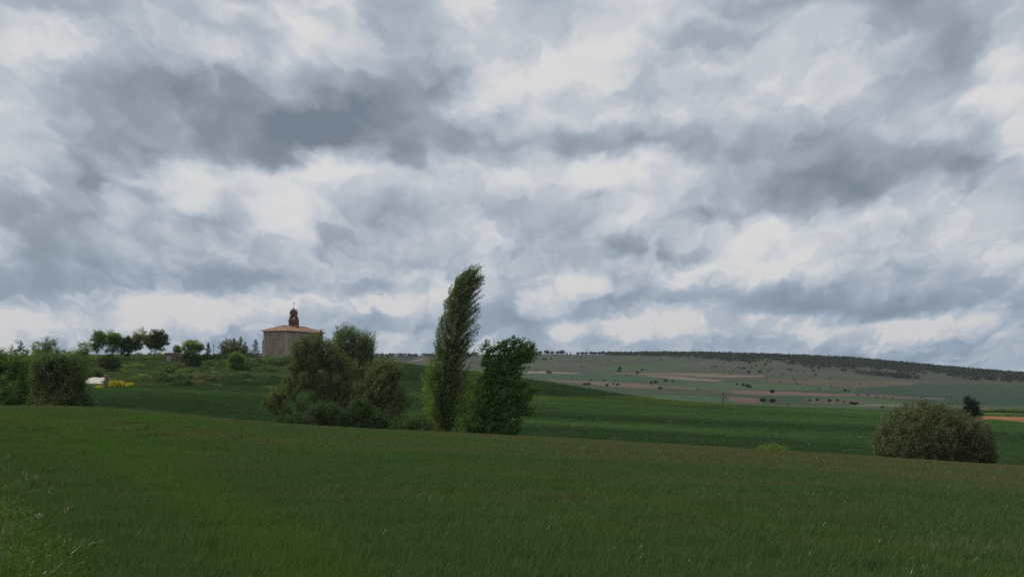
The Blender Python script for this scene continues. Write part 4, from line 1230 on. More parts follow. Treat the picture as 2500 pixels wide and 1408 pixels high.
# ------------------------------------------------------------------ the church
def build_church():
    P1 = Vector((-78.4, 430.0)); P0 = Vector((-86.9, 432.9)); P2 = Vector((-69.4, 454.0)); P3 = P2 + (P0 - P1)
    s = (P2 - P1).normalized()                    # along the nave
    e = (P1 - P0).normalized()                    # along the end wall
    EZ, BZ, RZ = 18.25, 6.5, 20.45
    org = Vector((P1.x, P1.y, 0))
    root = link('church', None, None, (P1.x, P1.y, 0))
    tag(root, 'stone church with hipped tile roof and small brick bell gable on the hill', 'church')
    L2 = lambda p: (p.x - P1.x, p.y - P1.y)
    quad = [L2(P0), L2(P1), L2(P2), L2(P3)]
    part('wall', root, STONE, lambda bm: bm_prism(bm, quad, BZ, EZ - 0.25))
    def grown(d):
        return [L2(P0 - e * d - s * d), L2(P1 + e * d - s * d), L2(P2 + e * d + s * d), L2(P3 - e * d + s * d)]
    part('cornice', root, QUOIN, lambda bm: bm_prism(bm, grown(0.22), EZ - 0.24, EZ + 0.06))
    part('string_course', root, QUOIN, lambda bm: bm_prism(bm, grown(0.10), EZ - 1.28, EZ - 1.10))
    # corbels under the eaves, each its own piece
    cb = bmesh.new(); bm_prism(cb, [(-0.12, -0.12), (0.12, -0.12), (0.12, 0.12), (-0.12, 0.12)], -0.22, 0.0)
    cme = bpy.data.meshes.new('corbel'); bmesh.ops.recalc_face_normals(cb, faces=cb.faces); cb.to_mesh(cme); cb.free(); cme.materials.append(QUOIN)
    def corbels(a, b, nrm, n):
        for i in range(n):
            p = a + (b - a) * ((i + 0.5) / n) + nrm * 0.30
            o = link('corbel', cme, root, (p.x - P1.x, p.y - P1.y, EZ + 0.02))
            o.rotation_euler.z = math.atan2(e.y, e.x)
    corbels(P0, P1, -s, 11)
    corbels(P1, P2, e, 28)
    # roof: hipped, thick eave edge
    ov = grown(0.75)
    m0, m1 = (P0 + P1) / 2, (P2 + P3) / 2
    r0, r1 = m0 + (m1 - m0) * 0.20, m0 + (m1 - m0) * 0.80
    def roof(bm):
        lo = [bm.verts.new((x, y, EZ + 0.05)) for x, y in ov]
        hi = [bm.verts.new((x, y, EZ + 0.20)) for x, y in ov]
        a = bm.verts.new((*L2(r0), RZ)); b = bm.verts.new((*L2(r1), RZ))
        bm.faces.new(lo[::-1])
        for i in range(4):
            j = (i + 1) % 4
            bm.faces.new((lo[i], lo[j], hi[j], hi[i]))
        bm.faces.new((hi[0], hi[1], a)); bm.faces.new((hi[1], hi[2], b, a)); bm.faces.new((hi[2], hi[3], b)); bm.faces.new((hi[3], hi[0], a, b))
    rf = part('roof', root, TILES, roof)
    def caps(bm):
        V3 = lambda p, z: (*L2(p), z)
        bm_rod(bm, V3(r0, RZ + 0.02), V3(r1, RZ + 0.02), 0.14)
        for c, r in ((ov[0], r0), (ov[1], r0), (ov[2], r1), (ov[3], r1)):
            bm_rod(bm, (*c, EZ + 0.20), V3(r, RZ + 0.02), 0.12)
    part('ridge_tiles', rf, TILES, caps)
    part('eaves_board', root, DARKWOOD, lambda bm: bm_prism(bm, grown(0.66), EZ - 0.03 + 0.11, EZ + 0.049 + 0.0))
    # corner strips and buttresses
    def strip(p, de, ds, z1, w=0.75, t=0.14):
        c = p - e * de - s * ds
        return [L2(c - e * w - s * t), L2(c + e * t - s * t), L2(c + e * t + s * w), L2(c - e * w + s * w)]
    part('corner_pilaster', root, QUOIN, lambda bm: bm_prism(bm, strip(P1, 0, 0, 0), BZ, EZ - 0.26))
    part('corner_pilaster', root, QUOIN, lambda bm: bm_prism(bm, [L2(P0 - e * 0.13 - s * 0.13), L2(P0 + e * 0.55 - s * 0.13), L2(P0 + e * 0.55 + s * 0.5), L2(P0 - e * 0.13 + s * 0.5)], BZ, EZ - 0.26))
    def butt(p, out, side, w, d, z_hi, z_lo):
        a, b = p + side * w / 2, p - side * w / 2
        return [L2(b), L2(b + out * d), L2(a + out * d), L2(a)], [z_hi, z_lo, z_lo, z_hi]
    for p, out, side in ((P0 + s * 0.9, -e, s), (P1 + s * 7.5, e, -s), (P1 + s * 15.5, e, -s), (P1 + s * 23.8, e, -s)):
        pts, zz = butt(p, out, side, 1.1, 0.95, 15.9, 14.9)
        part('buttress', root, QUOIN, lambda bm: bm_prism(bm, pts, BZ, zz), 0.03)
    # narrow windows in the side wall
    for d in (4.2, 11.5, 19.5):
        c = P1 + s * d
        wf = part('window', root, QUOIN, lambda bm: bm_prism(bm, [L2(c + e * 0.09 - s * 0.55), L2(c + e * 0.09 + s * 0.55), L2(c - e * 0.02 + s * 0.55), L2(c - e * 0.02 - s * 0.55)], 14.1, 16.3))
        part('pane', wf, VOID, lambda bm: bm_prism(bm, [L2(c + e * 0.10 - s * 0.30), L2(c + e * 0.10 + s * 0.30), L2(c + e * 0.0 + s * 0.30), L2(c + e * 0.0 - s * 0.30)], 14.35, 16.05))
    # bell gable
    mc = m0 + (m1 - m0) * 0.49
    o = Vector((*L2(mc), 0))
    ex, ey, ez = Vector((e.x, e.y, 0)), Vector((s.x, s.y, 0)), Vector((0, 0, 1))
    def arch_tier(bm, half, z0, z1, openings, sill, spring, r, t):
        """wall with round-headed openings: solid piers, a sill and arch heads"""
        edges = [-half]
        for c in openings:
            edges += [c - r, c + r]
        edges.append(half)
        for i in range(0, len(edges), 2):
            bm_slab(bm, [(edges[i], z0), (edges[i + 1], z0), (edges[i + 1], z1), (edges[i], z1)], o, ex, ez, ey, t)
        for c in openings:
            bm_slab(bm, [(c - r, z0), (c + r, z0), (c + r, sill), (c - r, sill)], o, ex, ez, ey, t)
            n = 8
            arc = [(c + r * math.cos(math.pi * (1 - k / n)), spring + r * math.sin(math.pi * (1 - k / n))) for k in range(n + 1)]
            for k in range(n):
                (x0, y0), (x1, y1) = arc[k], arc[k + 1]
                bm_slab(bm, [(x0, y0), (x1, y1), (x1, z1), (x0, z1)], o, ex, ez, ey, t)
    bg = part('bell_gable', root, REDBRICK, lambda bm: (
        arch_tier(bm, 1.85, 18.4, 22.45, (-0.78, 0.78), 20.55, 21.35, 0.42, 0.95),
        arch_tier(bm, 1.22, 22.66, 25.0, (0.0,), 23.05, 23.95, 0.45, 0.85),
        bm_slab(bm, [(-1.22, 25.27), (1.22, 25.27), (0.55, 26.1), (0.0, 26.45), (-0.55, 26.1)], o, ex, ez, ey, 0.75)))
    def band(z, half, h, t):
        return lambda bm: bm_slab(bm, [(-half, z), (half, z), (half, z + h), (-half, z + h)], o, ex, ez, ey, t)
    part('moulding', bg, REDBRICK, band(22.45, 1.98, 0.21, 1.15))
    part('moulding', bg, REDBRICK, band(25.0, 1.46, 0.27, 1.15))
    for sgn in (-1, 1):
        part('scroll', bg, REDBRICK, lambda bm: bm_slab(bm, [(sgn * 1.225, 22.66), (sgn * 1.80, 22.66), (sgn * 1.72, 23.0), (sgn * 1.45, 23.3), (sgn * 1.32, 24.0), (sgn * 1.225, 24.3)][::sgn], o, ex, ez, ey, 0.7))
        for u, z, hh in ((1.70, 22.66, 1.25), (1.12, 25.27, 1.55)):
            c = o + ex * (u * sgn)
            part('pinnacle', bg, REDBRICK, lambda bm: bm_lathe(bm, (c.x, c.y, z), [(0.20, 0), (0.20, 0.3 * hh), (0.24, 0.34 * hh), (0.12, 0.5 * hh), (0.10, 0.7 * hh), (0.02, hh)], 8))
    part('pinnacle', bg, REDBRICK, lambda bm: bm_lathe(bm, (o.x, o.y, 26.3), [(0.24, 0), (0.22, 0.35), (0.28, 0.42), (0.13, 0.7), (0.09, 1.0), (0.03, 1.3)], 8))
    part('roof_tile_cap', bg, TILES, lambda bm: [bm_slab(bm, [(sg * 1.40, 25.29), (sg * 0.60, 26.18), (sg * 0.0, 26.55), (sg * 0.0, 26.68), (sg * 0.66, 26.28), (sg * 1.46, 25.40)][::sg], o, ex, ez, ey, 1.0) for sg in (-1, 1)])
    for u, z, r in ((-0.78, 21.5, 0.34), (0.78, 21.5, 0.34), (0.0, 24.2, 0.36)):
        c = o + ex * u
        bl = part('bell', bg, BRONZE, lambda bm: bm_lathe(bm, (c.x, c.y, z - 0.75), [(r, 0), (r * 0.92, 0.10), (r * 0.62, 0.35), (r * 0.52, 0.55), (r * 0.2, 0.66), (0.04, 0.68)], 12))
        part('bell_yoke', bl, DARKWOOD, lambda bm: bm_slab(bm, [(u - r * 1.2, z - 0.08), (u + r * 1.2, z - 0.08), (u + r * 0.8, z + 0.14), (u - r * 0.8, z + 0.14)], o, ex, ez, ey, 0.18))
    def vane(bm):
        bm_rod(bm, (o.x, o.y, 27.5), (o.x, o.y, 29.1), 0.045)
        bm_slab(bm, [(0.02, 28.35), (0.30, 28.30), (0.42, 28.52), (0.28, 28.72), (0.02, 28.62)], o, ex, ez, ey, 0.04)
        bm_slab(bm, [(-0.34, 28.42), (0.0, 28.42), (0.0, 28.49), (-0.34, 28.49)], o, ex, ez, ey, 0.04)
        bm_slab(bm, [(-0.16, 28.9), (0.16, 28.9), (0.16, 28.96), (-0.16, 28.96)], o, ex, ez, ey, 0.04)
    part('weathervane', bg, IRON, vane)
build_church()

# ------------------------------------------------------------------ the brick hut
def build_hut():
    g = ground(416, 395)
    k = 395 / FPX
    X = lambda px: (px - 416) * k
    root = link('brick_hut', None, None, g)
    tag(root, 'small flat-roofed brick hut with a grey door on the hilltop', 'hut')
    H = 3.05
    part('wall', root, HUTBRICK, lambda bm: bm_prism(bm, [(X(402), 0), (X(430), 0), (X(430), 3.2), (X(402), 3.2)], -1.0, H))
    part('roof', root, CONCRETE, lambda bm: bm_prism(bm, [(X(400.5), -0.25), (X(431.5), -0.25), (X(431.5), 3.4), (X(400.5), 3.4)], H + 0.003, H + 0.22), 0.02)
    fr = part('door_frame', root, CONCRETE, lambda bm: bm_prism(bm, [(X(407), -0.06), (X(417), -0.06), (X(417), 0.1), (X(407), 0.1)], -0.2, 2.15))
    dr = part('door', root, GREYDOOR, lambda bm: bm_prism(bm, [(X(408), -0.09), (X(416), -0.09), (X(416), 0.05), (X(408), 0.05)], -0.15, 2.05))
    part('door_handle', dr, IRON, lambda bm: bm_rod(bm, (X(415), -0.15, 1.0), (X(415), -0.09, 1.0), 0.04))
    wn = part('window', root, CONCRETE, lambda bm: bm_prism(bm, [(X(422.5), -0.05), (X(428.8), -0.05), (X(428.8), 0.05), (X(422.5), 0.05)], 1.75, 2.55))
    part('pane', wn, VOID, lambda bm: bm_prism(bm, [(X(423.2), -0.07), (X(428.1), -0.07), (X(428.1), 0.05), (X(423.2), 0.05)], 1.85, 2.45))
    an = part('annex', root, HUTBRICK, lambda bm: bm_prism(bm, [(X(430) + 0.003, 0.5), (X(440), 0.5), (X(440), 3.0), (X(430) + 0.003, 3.0)], -1.0, 2.1))
    part('annex_roof', an, CONCRETE, lambda bm: bm_prism(bm, [(X(430) + 0.004, 0.35), (X(441), 0.35), (X(441), 3.1), (X(430) + 0.004, 3.1)], 2.103, 2.25))
build_hut()

# ------------------------------------------------------------------ the well with its hoist, and the pale concrete apron
WELL = ground_hit(260.5, 931)
def build_well():
    g = WELL
    k = g.y / FPX
    X = lambda px: (px - 260.5) * k
    root = link('well', None, None, g)
    tag(root, 'brick well shaft with a dark iron hoist arm beside the pale concrete apron', 'well')
    part('shaft', root, HUTBRICK, lambda bm: bm_lathe(bm, (0, 0, -0.8), [(X(265.5), 0), (X(265.5), 2.15), (X(265.1), 2.2)], 14))
    part('rim', root, CONCRETE, lambda bm: bm_lathe(bm, (0, 0, 1.403), [(X(266.2), 0), (X(266.2), 0.16), (X(263), 0.17)], 14))
    def hoist(bm):
        bm_rod(bm, (X(262), 0, 1.4), (X(262), 0, 2.85), 0.13)
        bm_rod(bm, (X(263), 0, 2.80), (X(244), 0, 2.80), 0.11)
        bm_rod(bm, (X(262), 0, 2.35), (X(257.5), 0, 2.78), 0.05)
    h = part('hoist', root, IRON, hoist)
    part('chain', h, IRON, lambda bm: bm_rod(bm, (X(244.6), 0, 2.8), (X(244.6), 0, 0.9), 0.05))
    part('pulley', h, IRON, lambda bm: bm_slab(bm, [(X(244.6) + 0.16 * math.cos(a * math.pi / 6), 2.68 + 0.16 * math.sin(a * math.pi / 6)) for a in range(12)], (0, 0, 0), (1, 0, 0), (0, 0, 1), (0, 1, 0), 0.08))
build_well()

def build_apron():
    # pale slab that follows the slope: outline in bearing and depth
    rows = [(937.5, 212, 242), (935.5, 207, 252), (932, 206, 256), (928, 213, 256.5), (924, 224, 256.5), (920.5, 231, 256.5), (919, 236, 255)]
    V, F = [], []
    m = 12
    for r, (py, a, b) in enumerate(rows):
        Y = ground_hit(235, py).y
        for i in range(m + 1):
            px = a + (b - a) * i / m
            x = (px - CX) / FPX * Y
            V.append((x, Y, gz(x, Y) + 0.18))
    for r in range(len(rows) - 1):
        for i in range(m):
            j = r * (m + 1) + i
            F.append((j, j + 1, j + m + 2, j + m + 1))
    me = mesh_np('concrete_path', V, F, PALECONCRETE, smooth=True)
    o = link('concrete_path', me)
    md = o.modifiers.new('thickness', 'SOLIDIFY'); md.thickness = 0.35; md.offset = -1
    tag(o, 'pale concrete apron beside the well', kind='structure')
build_apron()

# ------------------------------------------------------------------ lamp post and utility pole
def build_lamp():
    g = ground(521.5, 409)
    root = link('lamp_post', None, None, g)
    tag(root, 'slim dark lamp post on the hilltop, right of the small dark conifer', 'lamp post')
    _, gy = project(g.x, g.y, g.z)
    H = (gy - 846) * 409 / FPX
    part('pole', root, IRON, lambda bm: bm_lathe(bm, (0, 0, -0.4), [(0.16, 0), (0.16, 0.9), (0.09, 1.0), (0.075, H + 0.35), (0.11, H + 0.4)], 8))
    hd = part('lamp_head', root, LAMPGLASS, lambda bm: bm_lathe(bm, (0, 0, H + 0.003), [(0.12, 0), (0.24, 0.40)], 8))
    part('lamp_cap', hd, IRON, lambda bm: bm_lathe(bm, (0, 0, H + 0.406), [(0.32, 0), (0.26, 0.10), (0.06, 0.24), (0.03, 0.34)], 8))
build_lamp()

def build_pole():
    Y = 480.0
    g = ground(1765.5, Y)
    root = link('utility_pole', None, None, g)
    tag(root, 'lone dark utility pole standing just beyond the crest of the green crop', 'utility pole')
    top = (HY - 955) / FPX * Y + CAMZ - g.z
    part('pole', root, GALV, lambda bm: bm_lathe(bm, (0, 0, -1), [(0.21, 0), (0.15, top + 1)], 8))
    ca = part('crossarm', root, GALV, lambda bm: bm_prism(bm, [(-0.8, -0.22), (0.8, -0.22), (0.8, -0.05), (-0.8, -0.05)], top - 0.7, top - 0.52))
    for x in (-0.7, 0.0, 0.7):
        part('insulator', ca, LAMPGLASS, lambda bm: bm_lathe(bm, (x, -0.135, top - 0.517), [(0.06, 0), (0.09, 0.1), (0.05, 0.25)], 6))
build_pole()

# ------------------------------------------------------------------ far holm oaks: single trees as things, the closed wood as one mass
def oak_proto(seed, flat=0.75, size=1.0):
    rs = np.random.default_rng(seed)
    root = make_tree('holm_oak', (0, 0, -500), [(0, 0, 3.0, 3.4, 3.4, 2.2), (1.8, 0.6, 3.0, 2.4, 2.4, 1.7), (-1.9, -0.5, 2.8, 2.2, 2.2, 1.7), (0.2, 0, 4.2, 2.2, 2.2, 1.2)], 'oak',
                     'x', 'tree', tips=60, per=16, size=1.15, spread=0.50, seed=seed, shell=0.75, gap=2.0, aspect=0.7, sides=4, tip_r=0.03, wind=(0.2, 0, 0.2))
    return root
PROTO = [oak_proto(201), oak_proto(202), oak_proto(203)]
SPOTS = []
used_proto = [False] * 3
def far_tree(px, py, wpx, label, group, hpx=None, on_ridge=False, k=0):
    g = ground_hit(px, py, 600)
    if on_ridge:
        Y = np.linspace(2300, 2750, 120); X = (px - CX) / FPX * Y
        _, p = project(X, Y, height(X, Y))
        i = int(np.argmin(p)); g = Vector((X[i], Y[i], gz(X[i], Y[i])))
    sc = wpx * g.y / FPX / 8.0
    sz = (hpx or wpx * 0.62) * g.y / FPX / 5.4
    r = PROTO[k % 3]
    if not used_proto[k % 3]:
        used_proto[k % 3] = True
        o = r
        o.location = g; o.scale = (sc, sc, sz); o.rotation_euler.z = k * 1.3
        o['label'] = label
    else:
        o = copy_thing(r, g, k * 1.3, (sc, sc, sz), label)
    o['group'] = group
    o['category'] = 'tree'
    return o
kk = 0
ORD = 'first second third fourth fifth sixth seventh eighth ninth tenth eleventh twelfth thirteenth fourteenth fifteenth'.split()
GR1 = 'holm oaks spaced out along the far skyline'
for px, w, h in [(1309, 10, 6), (1319, 10, 6.5), (1335, 13, 8), (1348, 10, 6), (1361, 11, 6), (1372, 13, 8.5), (1384, 7, 3), (1393, 3, 4), (1411, 10, 5), (1421, 10, 5.5), (1431, 9, 5), (1443, 10, 6), (1453, 12, 6), (1463, 11, 6),
                 (1472, 10, 7.5), (1488, 8, 4), (1495, 6, 5), (1505, 12, 7), (1516, 10, 6), (1528, 12, 6), (1540, 12, 6.5), (1552, 12, 6), (1564, 12, 6), (1577, 13, 7.5), (1590, 13, 6.5), (1606, 12, 6), (1622, 14, 7.5), (1636, 14, 7), (1650, 12, 5),
                 (930, 12, 4), (945, 12, 4), (960, 14, 5), (978, 12, 4), (1036, 12, 5), (1160, 12, 5), (1140, 12, 5)]:
    lab = 'small dark holm oak in the unbroken right part of the far skyline row'
    if px < 1200:
        lab = 'small dark holm oak on the far skyline close to the tall poplar'
    elif px < 1480:
        lab = ORD[kk] + ' from the left of the holm oaks spaced along the far skyline'
    far_tree(px, 866, w, lab, GR1, h, True, kk); kk += 1
GR2 = 'holm oaks dotted over the far hillside'
for px, py, w in [(1326, 878, 5), (1331, 879, 8), (1345, 877, 5), (1362, 878, 3), (1352, 867, 3), (1419, 871, 4), (1446, 869, 4), (1514, 901 - 5, 4), (1420, 896, 5), (1487, 880, 3), (1588, 869, 5), (1614, 880, 5), (1646, 876, 4),
                  (1568, 905, 7), (1513, 902, 9), (1511, 908, 10), (1556, 912, 9), (1744, 894, 4), (1738, 900, 5), (1753, 907, 3), (1748, 897, 4), (1768, 887, 4), (1780, 882, 10), (1793, 880, 6), (1807, 879, 5), (1822, 883, 6), (1830, 888, 7),
                  (1790, 906, 4), (1769, 906, 4), (1784, 913, 5), (1827, 911, 9), (1855, 910, 9), (1875, 906, 5), (1862, 901, 4), (1884, 901, 4), (1835, 898, 6), (1815, 901, 8), (1803, 898, 6), (1846, 893, 6), (1868, 891, 7), (1925, 903, 6),
                  (1932, 904, 6), (1945, 909, 4), (1910, 915, 4), (1964, 908, 5), (1990, 917, 6), (1986, 907, 6), (1999, 900, 9), (2013, 895, 8), (1700, 882, 4), (1715, 878, 4), (1680, 880, 4), (1660, 873, 5), (1738, 877, 6), (1310, 904, 4)]:
    lab = 'holm oak on the far hillside, ' + ('just right of the dark leafy tree' if px < 1400 else 'straight above the pale ploughed strips' if px < 1600 else 'below the left end of the ridge wood' if px < 1790 else 'in the thick scatter below the ridge wood' if px < 1900 else 'above the brown heath at the right')
    far_tree(px, py, w, ('tiny ' if w < 6 else 'larger dark ') + lab, GR2, None, False, kk); kk += 1
GR3 = 'dark shrubs scattered over the valley fields'
for px, py, w in [(1338, 911, 9), (1345, 911, 6), (1530, 916, 4), (1442, 928, 5), (1475, 930, 6), (1500, 930, 4), (1428, 940, 9), (1438, 940, 9), (1482, 942, 8), (1498, 939, 6), (1508, 941, 8), (1612, 950, 10), (1625, 932, 10), (1643, 932, 6), (1600, 935, 10),
                  (1590, 936, 8), (1701, 951, 4), (1800, 940, 7), (1815, 942, 9), (1826, 945, 11), (1832, 947, 8), (1772, 971, 4), (1881, 955, 5), (1886, 959, 12), (1862, 981, 14), (1886, 982, 14), (1924, 988, 5), (2024, 925, 4), (1945, 938, 5),
                  (2062, 955, 8), (2072, 956, 6), (2078, 986, 9), (2087, 988, 10), (2093, 985, 6), (2155, 996, 7), (2206, 983, 3), (2120, 966, 5), (2250, 971, 5), (2060, 982, 6), (1995, 978, 8), (2025, 980, 9), (2045, 979, 8), (1977, 979, 7),
                  (2095, 965, 5), (2140, 970, 5), (2180, 972, 4), (2160, 970, 4), (2000, 950, 5), (1960, 948, 4), (2030, 943, 4), (1735, 962, 3), (1320, 933, 4), (1395, 925, 4), (1870, 925, 4), (1905, 932, 4), (2100, 938, 4), (1940, 928, 4)]:
    lab = 'dark shrub in the valley, ' + ('near the dark leafy tree' if px < 1460 else 'by the long pink ploughed strip' if px < 1660 else 'close around the utility pole' if px < 1840 else 'between the utility pole and the round bush' if px < 2000 else 'above and left of the round bush')
    far_tree(px, py, w, ('tiny ' if w < 6 else 'small ' if w < 9 else 'larger ') + lab, GR3, None, False, kk); kk += 1

def build_wood():
    rs = np.random.default_rng(77)
    bx = [1470, 1600, 1700, 1800, 1850, 1950, 2000, 2060, 2130, 2200, 2300, 2500, 3300]
    lo = [868, 870, 876, 884, 886, 896, 906, 916, 922, 926, 930, 936, 945]
    Ys = np.linspace(1500, 2760, 400)
    pts = []
    n = 13000
    px = rs.uniform(1480, 3200, n)
    Y = np.sqrt(rs.uniform(1650 ** 2, 2760 ** 2, n))
    X = (px - CX) / FPX * Y
    Z = height(X, Y)
    _, py = project(X, Y, Z)
    limit = np.interp(px, bx, lo)
    clump = vnoise(X, Y, 0.012, 91, 3)
    depth = (limit - py) / np.maximum(limit - np.interp(px, [1480, 2000, 2500, 3300], [862, 871, 915, 915]), 3)     # 1 on the skyline, 0 at the lower edge
    p = np.clip(depth * 2.0 - 0.15 + clump * 1.6, 0, 1)
    p = np.where(py < limit, p, 0)
    keep = rs.uniform(0, 1, n) < p
    X, Y, Z = X[keep], Y[keep], Z[keep]
    # the wood on the far left ridge, seen between willow and poplar
    n2 = 700
    px2 = rs.uniform(300, 1180, n2); Y2 = rs.uniform(2250, 2650, n2); X2 = (px2 - CX) / FPX * Y2; Z2 = height(X2, Y2)
    k2 = vnoise(X2, Y2, 0.008, 95, 3) + (Y2 - 2450) / 500 > 0.0
    X, Y, Z = np.concatenate([X, X2[k2]]), np.concatenate([Y, Y2[k2]]), np.concatenate([Z, Z2[k2]])
    m = 32
    t = len(X)
    R0 = rs.uniform(3.2, 6.0, t); H0 = R0 * rs.uniform(0.75, 1.05, t)
    d = rs.normal(0, 1, (t, m, 3)); d /= np.linalg.norm(d, axis=2, keepdims=True)
    d[..., 2] = np.abs(d[..., 2]) * 1.0 - 0.15
    P = np.stack([X, Y, Z + 1.6], -1)[:, None] + d * np.stack([R0, R0, H0], -1)[:, None] * rs.uniform(0.75, 1.05, (t, m, 1))
    v, f = leaf_cards(P.reshape(-1, 3), 2.7, rs, 0.0, (0, 0, 0), 0.8, d.reshape(-1, 3) * 0.2)
    # close the crowns with a coarse inner hull so that no ground shows through
    tone = np.repeat(np.clip(rs.normal(0.45, 0.22, t), 0, 1), m) * 0.7 + rs.uniform(0, 0.3, t * m)
    o = link('far_wood', mesh_np('far_wood', v, f, LM['oak'], {'v': np.repeat(tone, 4)}))
    tag(o, 'dark oak wood covering the ridge at the right', 'wood', kind='stuff')
build_wood()

# hedge and scrub at the right edge, beyond the orange soil
for i, (px, Y, w, h, lf, lab) in enumerate([
        (2410, 352, 16, 6, 'bramble', 'leftmost clump of the hedge beyond the orange soil strip'),
        (2438, 352, 16, 8, 'bramble', 'second clump from the left of the hedge beyond the orange soil strip'),
        (2466, 352, 18, 9, 'mid', 'taller clump of the hedge beyond the orange soil strip, near the right edge'),
        (2495, 352, 18, 7, 'bramble', 'clump of the hedge beyond the orange soil strip, cut by the right edge')]):
    g = ground(px, Y); _, gy = project(g.x, g.y, g.z)
    plant_px('hedge_bush', lf, lab, px, Y, [(px - w * 0.4, gy - h * 0.5, w * 0.6, h * 0.6), (px + w * 0.4, gy - h * 0.6, w * 0.6, h * 0.7)], cat='bush', tips=90, per=40, size=0.28, spread=0.32, seed=300 + i, stems=4, stem_r=0.5,
             crown_name='foliage', trunk_name='stems', group='hedge beyond the orange soil')

# tall weeds on the shoulder of the middle hill, right of the willows
for i, (px, Y, w, h) in enumerate([(955, 436, 10, 5), (972, 438, 9, 4), (990, 440, 9, 4), (1004, 441, 8, 3)]):
    g = ground(px, Y); _, gy = project(g.x, g.y, g.z)
    plant_px('tall_weed', 'lime', ['leftmost tuft of weeds on the skyline of the middle hill, right of the willows', 'second tuft from the left of weeds on the middle hill skyline',
             'third tuft from the left of weeds on the middle hill skyline', 'rightmost and lowest tuft of weeds on the middle hill skyline'][i], px, Y,
             [(px, gy - h * 0.5, w, h * 0.7)], cat='weed', tips=50, per=30, size=0.26, spread=0.25, seed=320 + i, stems=3, stem_r=0.4, crown_name='foliage', trunk_name='stems', group='weeds on the middle hill')

# ------------------------------------------------------------------ crops and grass: blades instanced over the ground
def grass_material(name, base, dry, gloss=0.16, fresh=None, use_tint=False):
    m, N, out = material(name)
    v = N.node('ShaderNodeAttribute', attribute_name='v').outputs['Fac']
    geo = N.node('ShaderNodeNewGeometry').outputs['Position']
    if use_tint:
        tint = N.node('ShaderNodeAttribute', attribute_name='tint', attribute_type='INSTANCER').outputs['Color']
        col = N.vm('SCALE', tint, scale=N.mapr(v, 0, 1, 1.3, 2.1))
    else:
        b1 = N.noise(N.vm('MULTIPLY', geo, (0.035, 0.13, 0.0)), 1.0, 4.0, 0.6)
        b2 = N.noise(N.vm('MULTIPLY', geo, (0.15, 0.32, 0.0)), 1.0, 3.0, 0.6)
        gx, gy, gzz = N.sep(geo)
        # the stand ripens towards the right and the crest
        trend = N.math('ADD', N.mapr(gx, -25, 35, -0.10, 0.10, clamp=True), N.mapr(gy, 15, 85, -0.10, 0.10))
        rip = N.math('ADD', N.math('ADD', N.math('MULTIPLY', b1, 0.75), N.math('MULTIPLY', b2, 0.25)), trend)
        rip = N.mapr(rip, 0.42, 0.74)
        g = N.mix(v, (base[0] * 0.75, base[1] * 0.75, base[2] * 0.75, 1), (base[0] * 1.35, base[1] * 1.3, base[2] * 1.3, 1))
        d = N.mix(v, (dry[0] * 0.7, dry[1] * 0.7, dry[2] * 0.7, 1), (dry[0] * 1.3, dry[1] * 1.3, dry[2] * 1.3, 1))
        col = N.mix(rip, g, d)
        if fresh:
            lus = N.mapr(N.noise(N.vm('MULTIPLY', geo, (0.09, 0.06, 0.0)), 1.0, 3.0, 0.5), 0.52, 0.70)
            # drill lines: greener bands that curve in from the left crest to the bottom of the slope
            wob = N.mapr(N.noise(N.vm('MULTIPLY', geo, (0.2, 0.2, 0)), 1.0, 2.0), 0.2, 0.8, -0.9, 0.9)
            cx = N.math('MULTIPLY_ADD', N.math('MULTIPLY', gy, gy), -0.0031, N.math('MULTIPLY_ADD', gy, -0.28, 3.2))
            off = N.math('ADD', N.math('SUBTRACT', gx, cx), wob)
            l1 = N.mapr(N.math('ABSOLUTE', off), 1.9, 0.3, 0.0, 0.65, smooth=True)
            l2 = N.mapr(N.math('ABSOLUTE', N.math('SUBTRACT', off, 11.0)), 1.4, 0.3, 0.0, 0.35, smooth=True)
            l3 = N.mapr(N.math('ABSOLUTE', N.math('ADD', off, 9.0)), 1.4, 0.3, 0.0, 0.4, smooth=True)
            lus = N.math('MULTIPLY', lus, N.mapr(gx, 10, -12))
            lus = N.math('MAXIMUM', N.math('MAXIMUM', lus, l1), N.math('MAXIMUM', l2, l3))
            col = N.mix(lus, col, (*fresh, 1))
    di = N.node('ShaderNodeBsdfDiffuse'); N.put(di.inputs[0], col)
    tr = N.node('ShaderNodeBsdfTranslucent'); N.put(tr.inputs[0], N.mix(1.0, col, (1.05, 1.1, 0.6, 1), 'MULTIPLY'))
    mx = N.node('ShaderNodeMixShader'); mx.inputs[0].default_value = 0.35
    N.l.new(di.outputs[0], mx.inputs[1]); N.l.new(tr.outputs[0], mx.inputs[2])
    gl = N.node('ShaderNodeBsdfGlossy'); gl.inputs['Roughness'].default_value = 0.34
    mg = N.node('ShaderNodeMixShader')
    N.put(mg.inputs[0], N.mapr(v, 0.86, 1.0, gloss * 0.02, gloss * 0.35))          # a few waxy blades catch the light
    N.l.new(mx.outputs[0], mg.inputs[1]); N.l.new(gl.outputs[0], mg.inputs[2])
    N.l.new(mg.outputs[0], out.inputs[0])
    return m

